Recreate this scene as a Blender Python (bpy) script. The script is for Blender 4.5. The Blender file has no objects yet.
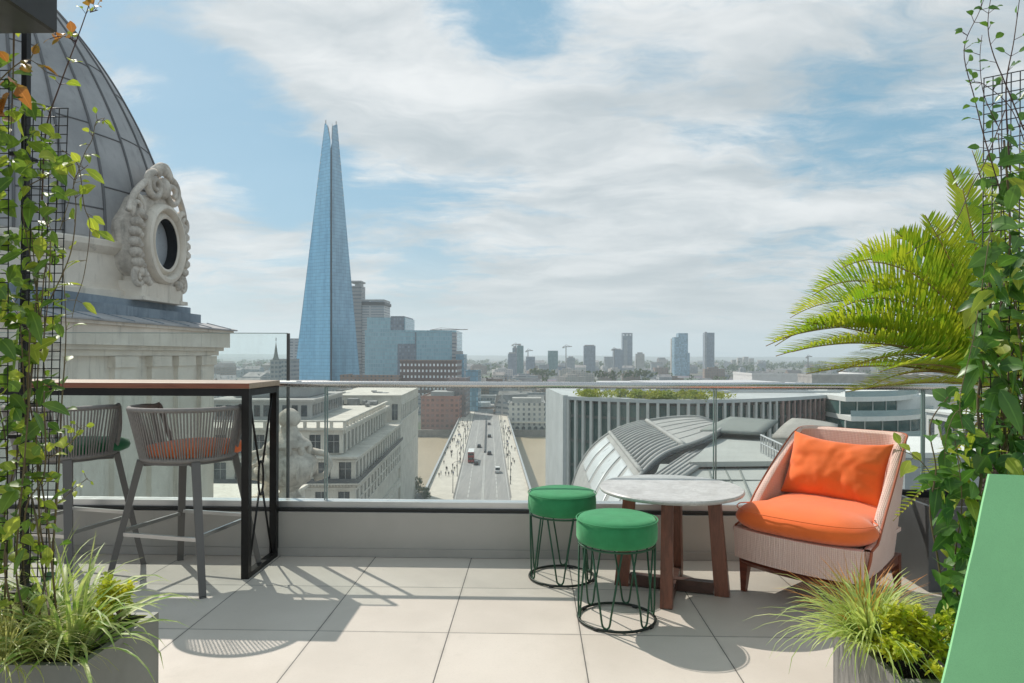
import bpy, math, random
from mathutils import Vector, Matrix, noise as mnoise
R = math.radians
PI = math.pi
random.seed(11)
scene = bpy.context.scene
COL = scene.collection
V = Vector

# ------------------------------------------------------------------ camera
FPX = 683.0
CAMZ = 1.265
YAW, ROLL = 1.5, 0.2
SHX, SHY = -4.0/1024, 13.5/1024
CAMROT = Matrix.Rotation(R(YAW), 4, 'Z') @ Matrix.Rotation(R(90), 4, 'X') @ Matrix.Rotation(R(ROLL), 4, 'Z')
cam_d = bpy.data.cameras.new('camera')
cam = bpy.data.objects.new('camera', cam_d)
COL.objects.link(cam)
cam.matrix_world = Matrix.Translation((0, 0, CAMZ)) @ CAMROT
cam_d.sensor_width = 36.0
cam_d.lens = 36.0*FPX/1024
cam_d.shift_x, cam_d.shift_y = SHX, SHY
cam_d.clip_start, cam_d.clip_end = 0.05, 60000
scene.camera = cam

def ray(px, py):
    xn = (px-512)/1024 + SHX
    yn = (341.5-py)/1024 + SHY
    return (CAMROT.to_3x3() @ V((xn*1024/FPX, yn*1024/FPX, -1))).normalized()
def at(px, py, Y):
    d = ray(px, py)
    return V((0, 0, CAMZ)) + d*(Y/d.y)
def atz(px, py, z):
    d = ray(px, py)
    return V((0, 0, CAMZ)) + d*((z-CAMZ)/d.z)
def drop(px, py, h):            # point h metres below (or above, negative) the eye
    return atz(px, py, CAMZ-h)

# ------------------------------------------------------------------ nodes
class NT:
    def __init__(s, tree):
        s.t = tree; s.n = tree.nodes; s.l = tree.links
    def node(s, kind, **kw):
        n = s.n.new(kind)
        for k, v in kw.items(): setattr(n, k, v)
        return n
    def put(s, sock, v):
        if isinstance(v, bpy.types.NodeSocket): s.l.new(v, sock)
        elif v is not None:
            try: sock.default_value = v
            except Exception: sock.default_value = (v[0], v[1], v[2], 1)
    def m(s, op, a, b=None, c=None, clamp=False):
        n = s.node('ShaderNodeMath', operation=op, use_clamp=clamp)
        s.put(n.inputs[0], a)
        if b is not None: s.put(n.inputs[1], b)
        if c is not None: s.put(n.inputs[2], c)
        return n.outputs[0]
    def vm(s, op, a, b=None, scale=None):
        n = s.node('ShaderNodeVectorMath', operation=op)
        s.put(n.inputs[0], a)
        if b is not None: s.put(n.inputs[1], b)
        if scale is not None: s.put(n.inputs['Scale'], scale)
        return n.outputs['Value'] if op in ('DOT_PRODUCT', 'LENGTH', 'DISTANCE') else n.outputs[0]
    def mix(s, f, a, b, blend='MIX'):
        n = s.node('ShaderNodeMix', data_type='RGBA', blend_type=blend)
        s.put(n.inputs[0], f)
        for i, v in ((6, a), (7, b)):
            if isinstance(v, bpy.types.NodeSocket): s.l.new(v, n.inputs[i])
            else: n.inputs[i].default_value = (v[0], v[1], v[2], 1)
        return n.outputs[2]
    def noise(s, vec=None, scale=5, detail=4, rough=.55, dist=0, out=0):
        n = s.node('ShaderNodeTexNoise')
        if vec is not None: s.l.new(vec, n.inputs['Vector'])
        n.inputs['Scale'].default_value = scale; n.inputs['Detail'].default_value = detail
        n.inputs['Roughness'].default_value = rough; n.inputs['Distortion'].default_value = dist
        return n.outputs[out]
    def ramp(s, f, a, b, ca=0.0, cb=1.0):
        n = s.node('ShaderNodeMapRange', interpolation_type='SMOOTHSTEP')
        s.put(n.inputs[0], f); s.put(n.inputs[1], a); s.put(n.inputs[2], b); s.put(n.inputs[3], ca); s.put(n.inputs[4], cb)
        return n.outputs[0]
    def sep(s, v):
        n = s.node('ShaderNodeSeparateXYZ'); s.l.new(v, n.inputs[0]); return n.outputs
    def comb(s, x=0, y=0, z=0):
        n = s.node('ShaderNodeCombineXYZ')
        for i, v in enumerate((x, y, z)): s.put(n.inputs[i], v)
        return n.outputs[0]
    def obj(s):
        return s.node('ShaderNodeTexCoord').outputs['Object']
    def uv(s):
        return s.node('ShaderNodeTexCoord').outputs['UV']
    def bump(s, h, strength=.2, dist=.01):
        n = s.node('ShaderNodeBump'); s.put(n.inputs['Height'], h)
        n.inputs['Strength'].default_value = strength; n.inputs['Distance'].default_value = dist
        return n.outputs[0]

def newmat(name):
    m = bpy.data.materials.new(name); m.use_nodes = True
    t = NT(m.node_tree)
    b = next(n for n in t.n if n.type == 'BSDF_PRINCIPLED')
    return m, t, b

def mat(name, c, rough=.6, metal=0, c2=None, ns=4.0, var=.12, bump=0, bs=60, bd=.004, sheen=0, coat=0, spec=None, stretch=None):
    """plain procedural surface: two tones of one colour broken up by noise, roughness variation, fine bump"""
    m, t, b = newmat(name)
    v = t.obj()
    if stretch:
        v = t.vm('MULTIPLY', v, stretch)
    if c2 is None: c2 = tuple(x*(1-var) for x in c)
    f = t.ramp(t.noise(v, ns, 6, .62), .3, .7)
    col = t.mix(f, c, c2)
    t.put(b.inputs['Base Color'], col)
    t.put(b.inputs['Roughness'], t.m('ADD', t.m('MULTIPLY', t.noise(v, ns*3, 3), .16), max(.02, rough-.08)))
    b.inputs['Metallic'].default_value = metal
    if spec is not None: b.inputs['Specular IOR Level'].default_value = spec
    if sheen: b.inputs['Sheen Weight'].default_value = sheen
    if coat: b.inputs['Coat Weight'].default_value = coat
    if bump: t.put(b.inputs['Normal'], t.bump(t.noise(v, bs, 4, .6), bump, bd))
    return m

def leafmat(name, c, c2, trans=.45, rough=.35, ns=9, tip=None, oscale=None):
    m, t, b = newmat(name)
    v = t.obj()
    f = t.ramp(t.noise(v, ns, 3), .35, .65)
    col = t.mix(f, c, c2)
    u = t.sep(t.uv())
    # paler midrib / margin streak along the blade
    rib = t.m('LESS_THAN', t.m('ABSOLUTE', t.m('SUBTRACT', u[0], .5)), .045)
    col = t.mix(t.m('MULTIPLY', rib, .35), col, tuple(min(1, x*1.7+.03) for x in c))
    if tip is not None:
        col = t.mix(t.ramp(t.m('ADD', u[1], t.m('MULTIPLY', t.m('SUBTRACT', t.noise(v, 14, 2), .5), .5)), tip[1], tip[2]), col, tip[0])
    t.put(b.inputs['Base Color'], col)
    b.inputs['Roughness'].default_value = rough
    tr = t.node('ShaderNodeBsdfTranslucent'); t.put(tr.inputs[0], t.mix(.5, col, t.mix(1, col, (1.0, 1.0, .25), 'MULTIPLY')))
    mx = t.node('ShaderNodeMixShader'); mx.inputs[0].default_value = trans
    t.l.new(b.outputs[0], mx.inputs[1]); t.l.new(tr.outputs[0], mx.inputs[2])
    out = next(n for n in t.n if n.type == 'OUTPUT_MATERIAL')
    t.l.new(mx.outputs[0], out.inputs[0])
    return m

def facade(name, wall, glass, du, dv, wu=.55, wv=.6, roof=None, var=.2, rough=.75, grough=.2, rv=.75):
    """far-off facade: rows of windows from metre UVs, stained wall, plain roof on upward faces"""
    m, t, b = newmat(name)
    uv = t.sep(t.uv())
    fu = t.m('FRACT', t.m('DIVIDE', uv[0], du)); fv = t.m('FRACT', t.m('DIVIDE', uv[1], dv))
    mu = t.m('LESS_THAN', t.m('ABSOLUTE', t.m('SUBTRACT', fu, .5)), wu/2)
    mv = t.m('LESS_THAN', t.m('ABSOLUTE', t.m('SUBTRACT', fv, .5)), wv/2)
    g = t.node('ShaderNodeNewGeometry')
    nz = t.m('LESS_THAN', t.m('ABSOLUTE', t.sep(g.outputs['Normal'])[2]), .6)
    msk = t.m('MULTIPLY', t.m('MULTIPLY', mu, mv), nz)
    v = t.obj()
    w = t.mix(t.ramp(t.noise(v, .06, 6, .65), .3, .7), wall, tuple(x*(1-var) for x in wall))
    cell = t.comb(t.m('FLOOR', t.m('DIVIDE', uv[0], du)), t.m('FLOOR', t.m('DIVIDE', uv[1], dv)), 0)
    wn = t.node('ShaderNodeTexWhiteNoise'); t.l.new(cell, wn.inputs[0])
    gl = t.mix(t.m('MULTIPLY', wn.outputs[0], rv), glass, tuple(min(1, x*2.2+.05) for x in glass))
    rf = roof or tuple(x*.8 for x in wall)
    w = t.mix(nz, t.mix(t.ramp(t.noise(v, .09, 5), .35, .65), rf, tuple(x*.6 for x in rf)), w)
    t.put(b.inputs['Base Color'], t.mix(msk, w, gl))
    t.put(b.inputs['Roughness'], t.m('ADD', t.m('MULTIPLY', msk, grough-rough), rough))
    return m

# ------------------------------------------------------------------ mesh building
class MB:
    def __init__(s, M=None):
        s.v = []; s.f = []; s.mi = []; s.uvs = {}; s.M = M; s.cur = 0
    def add(s, vs, fs, uv=None):
        o = len(s.v)
        s.v += [V(p) for p in vs]
        for k, f in enumerate(fs):
            if uv is not None: s.uvs[len(s.f)] = uv[k]
            s.f.append([i+o for i in f]); s.mi.append(s.cur)
        return s
    def box(s, c, d, rz=0, top=None, M=None):
        x, y, z = d[0]/2, d[1]/2, d[2]/2
        tx, ty = (top if top else (1, 1))
        pts = [(-x,-y,-z),(x,-y,-z),(x,y,-z),(-x,y,-z),(-x*tx,-y*ty,z),(x*tx,-y*ty,z),(x*tx,y*ty,z),(-x*tx,y*ty,z)]
        Mx = Matrix.Translation(c) @ (M if M is not None else Matrix.Rotation(rz, 4, 'Z'))
        return s.add([Mx @ V(p) for p in pts], [(3,2,1,0),(4,5,6,7),(0,1,5,4),(1,2,6,5),(2,3,7,6),(3,0,4,7)])
    def box2(s, x0, x1, y0, y1, z0, z1):
        return s.box(((x0+x1)/2, (y0+y1)/2, (z0+z1)/2), (x1-x0, y1-y0, z1-z0))
    def rbox(s, c, d, r=.01, M=None, seg=2):
        """box with rounded edges"""
        import bmesh
        bm = bmesh.new(); bmesh.ops.create_cube(bm, size=1)
        bmesh.ops.scale(bm, vec=d, verts=bm.verts)
        bmesh.ops.bevel(bm, geom=list(bm.edges), offset=r, segments=seg, profile=.5, affect='EDGES')
        Mx = Matrix.Translation(c) @ (M if M is not None else Matrix.Identity(4))
        bm.verts.index_update()
        s.add([Mx @ v.co for v in bm.verts], [[v.index for v in f.verts] for f in bm.faces]); bm.free()
        return s
    def bar(s, p, q, w, h=None, up=(0,0,1), w2=None, h2=None):
        p, q = V(p), V(q); h = h or w; d = (q-p)
        z = d.normalized(); u = V(up)
        if abs(z.dot(u)) > .98: u = V((0,1,0))
        x = u.cross(z).normalized(); y = z.cross(x)
        w2 = w2 or w; h2 = h2 or h
        A = [p + x*a*w/2 + y*b*h/2 for a, b in ((-1,-1),(1,-1),(1,1),(-1,1))]
        B = [q + x*a*w2/2 + y*b*h2/2 for a, b in ((-1,-1),(1,-1),(1,1),(-1,1))]
        return s.add(A+B, [(3,2,1,0),(4,5,6,7),(0,1,5,4),(1,2,6,5),(2,3,7,6),(3,0,4,7)])
    def tube(s, pts, r, n=8, closed=False, cap=True):
        pts = [V(p) for p in pts]; m = len(pts)
        rs = r if isinstance(r, (list, tuple)) else [r]*m
        vs = []; prev = None
        for i, p in enumerate(pts):
            a = pts[i-1] if (i > 0 or closed) else p
            b = pts[(i+1) % m] if (i < m-1 or closed) else p
            t = (b-a)
            t = t.normalized() if t.length > 1e-9 else V((0,0,1))
            if prev is None:
                u = V((0,0,1)) if abs(t.z) < .9 else V((1,0,0))
                x = t.cross(u).normalized()
            else:
                x = (prev - t*prev.dot(t))
                x = x.normalized() if x.length > 1e-6 else t.orthogonal().normalized()
            prev = x; y = t.cross(x)
            for k in range(n):
                an = 2*PI*k/n
                vs.append(p + (x*math.cos(an)+y*math.sin(an))*rs[i])
        fs = []
        for i in range(m if closed else m-1):
            j = (i+1) % m
            for k in range(n):
                fs.append((i*n+k, i*n+(k+1) % n, j*n+(k+1) % n, j*n+k))
        if cap and not closed:
            fs.append(tuple(range(n-1, -1, -1))); fs.append(tuple((m-1)*n+k for k in range(n)))
        return s.add(vs, fs)
    def lathe(s, prof, n=24, c=(0,0,0), a0=0, a1=2*PI, cap=True):
        full = abs(a1-a0-2*PI) < 1e-6
        k = n if full else n+1
        vs = []; c = V(c)
        for r, z in prof:
            for i in range(k):
                a = a0 + (a1-a0)*i/n
                vs.append(c + V((r*math.cos(a), r*math.sin(a), z)))
        fs = []
        for j in range(len(prof)-1):
            for i in range(n):
                i2 = (i+1) % k
                fs.append((j*k+i, j*k+i2, (j+1)*k+i2, (j+1)*k+i))
        if cap and full:
            if prof[0][0] > 1e-4: fs.append(tuple(range(k-1, -1, -1)))
            if prof[-1][0] > 1e-4: fs.append(tuple((len(prof)-1)*k+i for i in range(k)))
        return s.add(vs, fs)
    def prism(s, poly, z0, z1):
        n = len(poly)
        a = sum(poly[i][0]*poly[(i+1) % n][1]-poly[(i+1) % n][0]*poly[i][1] for i in range(n))
        if a < 0: poly = list(reversed(poly))
        vs = [(p[0], p[1], z0) for p in poly] + [(p[0], p[1], z1) for p in poly]
        fs = [tuple(range(n-1, -1, -1)), tuple(range(n, 2*n))] + [(i, (i+1) % n, n+(i+1) % n, n+i) for i in range(n)]
        return s.add(vs, fs)
    def grid(s, P, thick=0):
        """P[i][j] points -> surface, optionally thickened along its normal"""
        a, b = len(P), len(P[0])
        vs = [V(P[i][j]) for i in range(a) for j in range(b)]
        fs = [(i*b+j, (i+1)*b+j, (i+1)*b+j+1, i*b+j+1) for i in range(a-1) for j in range(b-1)]
        if thick:
            ns = []
            for i in range(a):
                for j in range(b):
                    du = V(P[min(i+1, a-1)][j])-V(P[max(i-1, 0)][j]); dv = V(P[i][min(j+1, b-1)])-V(P[i][max(j-1, 0)])
                    nn = du.cross(dv); ns.append(nn.normalized() if nn.length > 1e-9 else V((0,0,1)))
            o = a*b
            vs += [v - n*thick for v, n in zip(vs, ns)]
            fs += [tuple(i+o for i in reversed(f)) for f in fs]
            rim = [i*b for i in range(a)] + [(a-1)*b+j for j in range(1, b)] + [i*b+b-1 for i in range(a-2, -1, -1)] + [j for j in range(b-2, 0, -1)]
            fs += [(rim[k], rim[(k+1) % len(rim)], rim[(k+1) % len(rim)]+o, rim[k]+o)[::-1] for k in range(len(rim))]
        return s.add(vs, fs)
    def blade(s, pts, ws, nrm=None, fold=.25, roll=0):
        """leaf strip along pts with half widths ws, slightly folded along the midrib; uv: x across, y along"""
        n = len(pts); vs = []; fs = []; uv = []
        for i, p in enumerate(pts):
            p = V(p)
            t = (V(pts[min(i+1, n-1)])-V(pts[max(i-1, 0)]))
            t = t.normalized() if t.length > 1e-9 else V((0,0,1))
            u = V(nrm) if nrm is not None else V((0,0,1))
            x = t.cross(u)
            x = x.normalized() if x.length > 1e-5 else t.orthogonal().normalized()
            up = x.cross(t)
            if roll: 
                x, up = x*math.cos(roll)+up*math.sin(roll), up*math.cos(roll)-x*math.sin(roll)
            w = ws[i]
            vs += [p - x*w + up*w*fold, p, p + x*w + up*w*fold]
        for i in range(n-1):
            a = i*3; v0, v1 = i/(n-1), (i+1)/(n-1)
            fs += [(a, a+1, a+4, a+3), (a+1, a+2, a+5, a+4)]
            uv += [((0,v0),(.5,v0),(.5,v1),(0,v1)), ((.5,v0),(1,v0),(1,v1),(.5,v1))]
        return s.add(vs, fs, uv)
    def merge(s, o, M=None):
        off = len(s.v); fo = len(s.f)
        s.v += [(M @ p if M is not None else p.copy()) for p in o.v]
        for k, f in enumerate(o.f):
            s.f.append([i+off for i in f]); s.mi.append(o.mi[k])
            if k in o.uvs: s.uvs[fo+k] = o.uvs[k]
        return s
    def build(s, name, mats, parent=None, smooth=False, world=True, angle=None, base=True):
        if not isinstance(mats, (list, tuple)): mats = [mats]
        vs = s.v
        if s.M is not None: vs = [s.M @ p for p in vs]
        uvsrc = vs
        loc = V((0,0,0))
        if parent is not None:
            if world:
                inv = MATS[parent.name].inverted(); vs = [inv @ p for p in vs]
        elif base and vs:
            xs = [p.x for p in vs]; ys = [p.y for p in vs]; zs = [p.z for p in vs]
            loc = V(((min(xs)+max(xs))/2, (min(ys)+max(ys))/2, min(zs)))
            vs = [p-loc for p in vs]
        me = bpy.data.meshes.new(name)
        me.from_pydata([tuple(p) for p in vs], [], s.f)
        for m in mats: me.materials.append(m)
        me.polygons.foreach_set('material_index', s.mi)
        ul = me.uv_layers.new(name='UVMap')
        src = s.v
        for k, p in enumerate(me.polygons):
            given = s.uvs.get(k)
            n = p.normal
            for q, li in enumerate(p.loop_indices):
                if given is not None: ul.data[li].uv = given[q]
                else:
                    c = src[s.f[k][q]]
                    if abs(n.z) > .75: ul.data[li].uv = (c.x, c.y)
                    else:
                        tx = V((-n.y, n.x, 0)).normalized() if (abs(n.x)+abs(n.y)) > 1e-6 else V((1,0,0))
                        ul.data[li].uv = (vs[s.f[k][q]].dot(tx), c.z)
        if smooth:
            me.polygons.foreach_set('use_smooth', [True]*len(me.polygons))
            if angle:
                try: me.set_sharp_from_angle(angle=R(angle))
                except Exception: pass
        me.validate(); me.update()
        o = bpy.data.objects.new(name, me); COL.objects.link(o)
        if parent is not None: o.parent = parent; MATS[o.name] = MATS[parent.name]
        else: o.location = loc
        return o

MATS = {}
def thing(name, label, cat, loc=(0,0,0), rz=0, group=None):
    o = bpy.data.objects.new(name, None); COL.objects.link(o)
    o.empty_display_size = .2
    o.location = loc; o.rotation_euler = (0, 0, rz)
    MATS[o.name] = Matrix.Translation(loc) @ Matrix.Rotation(rz, 4, 'Z')
    return tag(o, label, cat, group)
def tag(o, label=None, cat=None, group=None, kind=None):
    if label: o['label'] = label
    if cat: o['category'] = cat
    if group: o['group'] = group
    if kind: o['kind'] = kind
    return o
def struct(o): o['kind'] = 'structure'; return o
def stuff(o, label, cat): o['kind'] = 'stuff'; return tag(o, label, cat)
def dup(root, loc, rz=0, label=None, group=None):
    r = root.copy(); COL.objects.link(r); r.location = loc; r.rotation_euler = (0, 0, rz)
    if label: r['label'] = label
    if group: r['group'] = group
    MATS[r.name] = Matrix.Translation(loc) @ Matrix.Rotation(rz, 4, 'Z')
    for ch in list(root.children):
        c = ch.copy(); COL.objects.link(c); c.parent = r
        for g in list(ch.children):
            d = g.copy(); COL.objects.link(d); d.parent = c
    return r
def circ(r, z, n=24, c=(0,0), a0=0):
    return [V((c[0]+r*math.cos(a0+2*PI*k/n), c[1]+r*math.sin(a0+2*PI*k/n), z)) for k in range(n)]
def bez(p0, p1, p2, n=12):
    p0, p1, p2 = V(p0), V(p1), V(p2)
    return [p0*(1-t)**2 + p1*2*t*(1-t) + p2*t*t for t in [i/n for i in range(n+1)]]
def spline(pts, n=6):
    pts = [V(p) for p in pts]; out = []
    for i in range(len(pts)-1):
        a = pts[max(i-1, 0)]; b = pts[i]; c = pts[i+1]; d = pts[min(i+2, len(pts)-1)]
        for k in range(n):
            t = k/n
            out.append(.5*((2*b)+(c-a)*t+(2*a-5*b+4*c-d)*t*t+(3*b-a-3*c+d)*t**3))
    out.append(pts[-1]); return out

# ------------------------------------------------------------------ light, sky
SUNDIR = V((-.66, .73, 1.0)).normalized()
sd = bpy.data.lights.new('sun', 'SUN'); so = bpy.data.objects.new('sun', sd); COL.objects.link(so)
so.rotation_euler = (-SUNDIR).to_track_quat('-Z', 'Y').to_euler()
sd.energy = 3.95; sd.angle = R(.5); sd.color = (1.0, .935, .85)

world = bpy.data.worlds.new('World'); scene.world = world; world.use_nodes = True
wt = NT(world.node_tree)
bg = next(n for n in wt.n if n.type == 'BACKGROUND')
sky = wt.node('ShaderNodeTexSky', sky_type='NISHITA')
sky.sun_disc = False
sky.sun_elevation = math.asin(SUNDIR.z); sky.sun_rotation = math.atan2(SUNDIR.x, SUNDIR.y)
sky.air_density = 1.0; sky.dust_density = 1.2; sky.ozone_density = 1.5; sky.altitude = 50
gen = wt.node('ShaderNodeTexCoord').outputs['Generated']
gx, gy, gz = wt.sep(gen)
zc = wt.m('MAXIMUM', gz, 0.0)
den = wt.m('ADD', zc, .16)
pl = wt.comb(wt.m('DIVIDE', gx, den), wt.m('DIVIDE', gy, den), 0)
warp = wt.noise(pl, 1.1, 4, .6, 0, 1)
pw = wt.vm('ADD', pl, wt.vm('SCALE', wt.vm('SUBTRACT', warp, (.5,.5,.5)), scale=.5))
st = wt.vm('MULTIPLY', pw, (.75, 1.25, 1))
n1 = wt.noise(wt.vm('ADD', st, (3.1, 1.7, 0)), 1.15, 10, .60, .1)
n2 = wt.noise(wt.vm('MULTIPLY', wt.vm('ADD', pw, wt.vm('MULTIPLY', wt.comb(gy, gx, 0), (.5, 0, 0))), (2.2, 4.0, 1)), 1.7, 10, .70, .0)
cov = wt.m('ADD', wt.m('MULTIPLY', n1, .68), wt.m('MULTIPLY', n2, .32))
def blob(px, py, rad, amp):
    global cov
    d = ray(px, py)
    dist = wt.vm('DISTANCE', wt.vm('ADD', gen, wt.vm('SCALE', wt.vm('SUBTRACT', warp, (.5,.5,.5)), scale=.16)), tuple(d))
    cov = wt.m('ADD', cov, wt.ramp(dist, 0, rad, amp, 0))
for bl in [(180,90,.17,-.16),(255,140,.15,-.14),(310,190,.13,-.12),(480,15,.17,-.17),(560,5,.12,-.10),(640,85,.12,-.05),(880,130,.13,-.085),(790,165,.10,-.06),(700,150,.09,-.03),(430,245,.12,-.10),(540,230,.10,-.05),(250,240,.09,-.05),(420,285,.08,-.05),
           (390,80,.17,.13),(480,100,.15,.10),(300,40,.11,.11),(230,10,.10,.10),(215,210,.10,.09),(570,130,.18,.06),(700,80,.22,.05),(330,25,.14,.06),(700,250,.3,.10),(950,40,.2,.06),(560,290,.3,.10),(230,230,.12,.06),(100,60,.12,.03)]:
    blob(*bl)
cmask = wt.ramp(cov, .38, .575, .06, 1.0)
low = wt.ramp(zc, 0.0, .22, 1.0, 0.0)                       # thicker, more even veil towards the horizon
cmask = wt.m('MAXIMUM', cmask, wt.m('MULTIPLY', low, .82))
shade = wt.ramp(wt.noise(wt.vm('ADD', st, (5.0, 2.2, 0)), 1.7, 7, .6, .3), .3, .7)
ccol = wt.mix(shade, (8.6, 8.7, 8.65), (4.9, 5.4, 5.65))
ccol = wt.mix(wt.m('MULTIPLY', low, .7), ccol, (5.05, 5.2, 5.2))
blue = wt.mix(.62, sky.outputs[0], (1.25, 4.0, 5.6))
skycol = wt.mix(wt.m('MULTIPLY', cmask, .93), blue, ccol)
wt.put(bg.inputs[0], skycol); bg.inputs[1].default_value = .098
vs_ = scene.view_settings
vs_.view_transform = 'Standard'; vs_.look = 'None'; vs_.gamma = 1; vs_.use_curve_mapping = False
vs_.exposure = 0.10
cy = scene.cycles
cy.use_denoising = True
try: cy.denoiser = 'OPENIMAGEDENOISE'
except Exception: pass
cy.max_bounces = 8; cy.diffuse_bounces = 3; cy.glossy_bounces = 3; cy.transmission_bounces = 4; cy.transparent_max_bounces = 24
cy.volume_bounces = 1
cy.sample_clamp_indirect = 6
HAZE = 0.00015
# ================================================================== TERRACE
def tile_mat():
    m, t, b = newmat('porcelain_tiles')
    v = t.sep(t.obj())
    def line(c, off, w):
        f = t.m('FRACT', t.m('ADD', t.m('DIVIDE', t.m('SUBTRACT', c, off), .6), 10.5))
        d = t.m('ABSOLUTE', t.m('SUBTRACT', f, .5))
        return t.m('LESS_THAN', d, w/1.2)
    seam = t.m('MAXIMUM', line(v[0], .216, .0052), line(v[1], 3.10, .0042))
    cell = t.comb(t.m('FLOOR', t.m('DIVIDE', t.m('SUBTRACT', v[0], .216), .6)), t.m('FLOOR', t.m('DIVIDE', t.m('SUBTRACT', v[1], 3.10), .6)), 0)
    wn = t.node('ShaderNodeTexWhiteNoise'); t.l.new(cell, wn.inputs[0])
    o = t.obj()
    big = t.ramp(t.noise(t.vm('ADD', o, t.vm('SCALE', wn.outputs[1], scale=20)), 1.6, 6, .6), .3, .7)
    fine = t.noise(o, 90, 4, .7)
    c = t.mix(big, (.66, .595, .525), (.565, .505, .44))
    c = t.mix(t.m('MULTIPLY', wn.outputs[0], .55), c, (.51, .46, .405))
    c = t.mix(t.ramp(fine, .45, .75, 0, .22), c, (.48, .44, .39))
    stain = t.ramp(t.noise(o, 3.2, 7, .68, .5), .57, .76, 0, .34)
    soft = t.m('MINIMUM', t.m('ABSOLUTE', t.m('SUBTRACT', t.m('FRACT', t.m('ADD', t.m('DIVIDE', t.m('SUBTRACT', v[0], .216), .6), 10.5)), .5)), t.m('ABSOLUTE', t.m('SUBTRACT', t.m('FRACT', t.m('ADD', t.m('DIVIDE', t.m('SUBTRACT', v[1], 3.10), .6), 10.5)), .5)))
    stain = t.m('MAXIMUM', stain, t.m('MULTIPLY', t.ramp(soft, 0, .035, .5, 0), t.ramp(t.noise(o, 9, 5, .6), .35, .65)))
    c = t.mix(stain, c, (.42, .38, .33))
    c = t.mix(seam, c, (.13, .12, .11))
    t.put(b.inputs['Base Color'], c)
    t.put(b.inputs['Roughness'], t.m('ADD', t.m('MULTIPLY', t.noise(o, 12, 4), .25), .42))
    b.inputs['Specular IOR Level'].default_value = .3
    t.put(b.inputs['Normal'], t.bump(t.m('SUBTRACT', t.m('MULTIPLY', fine, .25), seam), .35, .002))
    return m
mb = MB().box2(-6.5, 5.5, -4, 4.25, -.4, 0)
o = mb.build('terrace_floor', tile_mat(), base=False); struct(o)

def parapet_mat():
    m, t, b = newmat('parapet_render'); v = t.obj()
    c = t.mix(t.ramp(t.noise(v, 2.0, 6, .6), .3, .7), (.48, .445, .41), (.43, .40, .365))
    drip = t.ramp(t.noise(t.vm('MULTIPLY', v, (16, 1, .9)), 1.0, 6, .65), .56, .75, 0, .4)
    drip = t.m('MULTIPLY', drip, t.ramp(t.noise(v, 1.1, 3), .4, .6))
    c = t.mix(drip, c, (.26, .24, .22))
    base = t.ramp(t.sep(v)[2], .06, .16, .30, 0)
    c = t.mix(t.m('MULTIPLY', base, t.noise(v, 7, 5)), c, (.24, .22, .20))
    t.put(b.inputs['Base Color'], c); b.inputs['Roughness'].default_value = .6
    t.put(b.inputs['Normal'], t.bump(t.noise(v, 140, 4, .6), .15, .001))
    return m
M_parapet = parapet_mat()
M_dark = mat('dark_channel', (.02, .02, .02), .5)
M_alu = mat('brushed_channel', (.62, .62, .62), .38, .85, var=.06)
t_ = thing('parapet_wall', 'low taupe rendered wall along the terrace edge under the glass', 'wall', (0, 4.35, 0))
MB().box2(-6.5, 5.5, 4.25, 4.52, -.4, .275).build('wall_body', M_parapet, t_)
MB().box2(-6.5, 5.5, 4.237, 4.249, .002, .052).build('skirting', mat('skirting', (.42, .39, .36), .5), t_)
MB().box2(-6.5, 5.5, 4.262, 4.5, .276, .296).build('shadow_gap', M_dark, t_)

def glass_mat(name, tint=(.95, .975, .967), haze=.07):
    m, t, b = newmat(name); t.n.remove(b)
    tr = t.node('ShaderNodeBsdfTransparent'); tr.inputs[0].default_value = (*tint, 1)
    gl = t.node('ShaderNodeBsdfGlossy'); gl.inputs['Roughness'].default_value = .02; gl.inputs[0].default_value = (.9, .95, 1, 1)
    df = t.node('ShaderNodeBsdfDiffuse'); df.inputs[0].default_value = (.75, .77, .76, 1)
    lw = t.node('ShaderNodeLayerWeight'); lw.inputs[0].default_value = .12
    v = t.obj()
    smear = t.m('MULTIPLY', t.ramp(t.noise(t.vm('MULTIPLY', v, (1.5, 1, .5)), 2.2, 5, .6), .35, .75), haze)
    m1 = t.node('ShaderNodeMixShader'); t.l.new(t.m('ADD', smear, haze*.35), m1.inputs[0]); t.l.new(tr.outputs[0], m1.inputs[1]); t.l.new(df.outputs[0], m1.inputs[2])
    m2 = t.node('ShaderNodeMixShader'); t.l.new(t.m('MULTIPLY', lw.outputs[0], .55), m2.inputs[0]); t.l.new(m1.outputs[0], m2.inputs[1]); t.l.new(gl.outputs[0], m2.inputs[2])
    out = next(n for n in t.n if n.type == 'OUTPUT_MATERIAL'); t.l.new(m2.outputs[0], out.inputs[0])
    return m
M_glass = glass_mat('balustrade_glass')
M_glassedge = mat('glass_edge', (.18, .26, .25), .15, var=.05, spec=.8)
M_rail = mat('stainless_rail', (.62, .61, .60), .27, 1.0, var=.05, ns=30)
t_ = thing('glass_balustrade', 'frameless glass balustrade with round steel handrail on the terrace parapet', 'balustrade', (0, 4.33, .29))
MB().box2(-6.5, 4.5, 4.285, 4.375, .297, .335).build('base_channel', M_alu, t_)
GX = [-6.5, -3.79, -1.325, 1.14, 2.43, 4.5]
for a, b_ in zip(GX, GX[1:]):
    p = MB().box2(a+.006, b_-.006, 4.325, 4.337, .336, 1.06).build('glass_panel', M_glass, t_)
    for x in (a+.004, b_-.010): MB().box2(x, x+.006, 4.323, 4.339, .337, 1.059).build('polished_edge', M_glassedge, p)
MB().tube([(-6.5, 4.331, 1.075), (4.5, 4.331, 1.075)], .0205, 20).build('handrail', M_rail, t_, smooth=True, angle=40)

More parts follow.
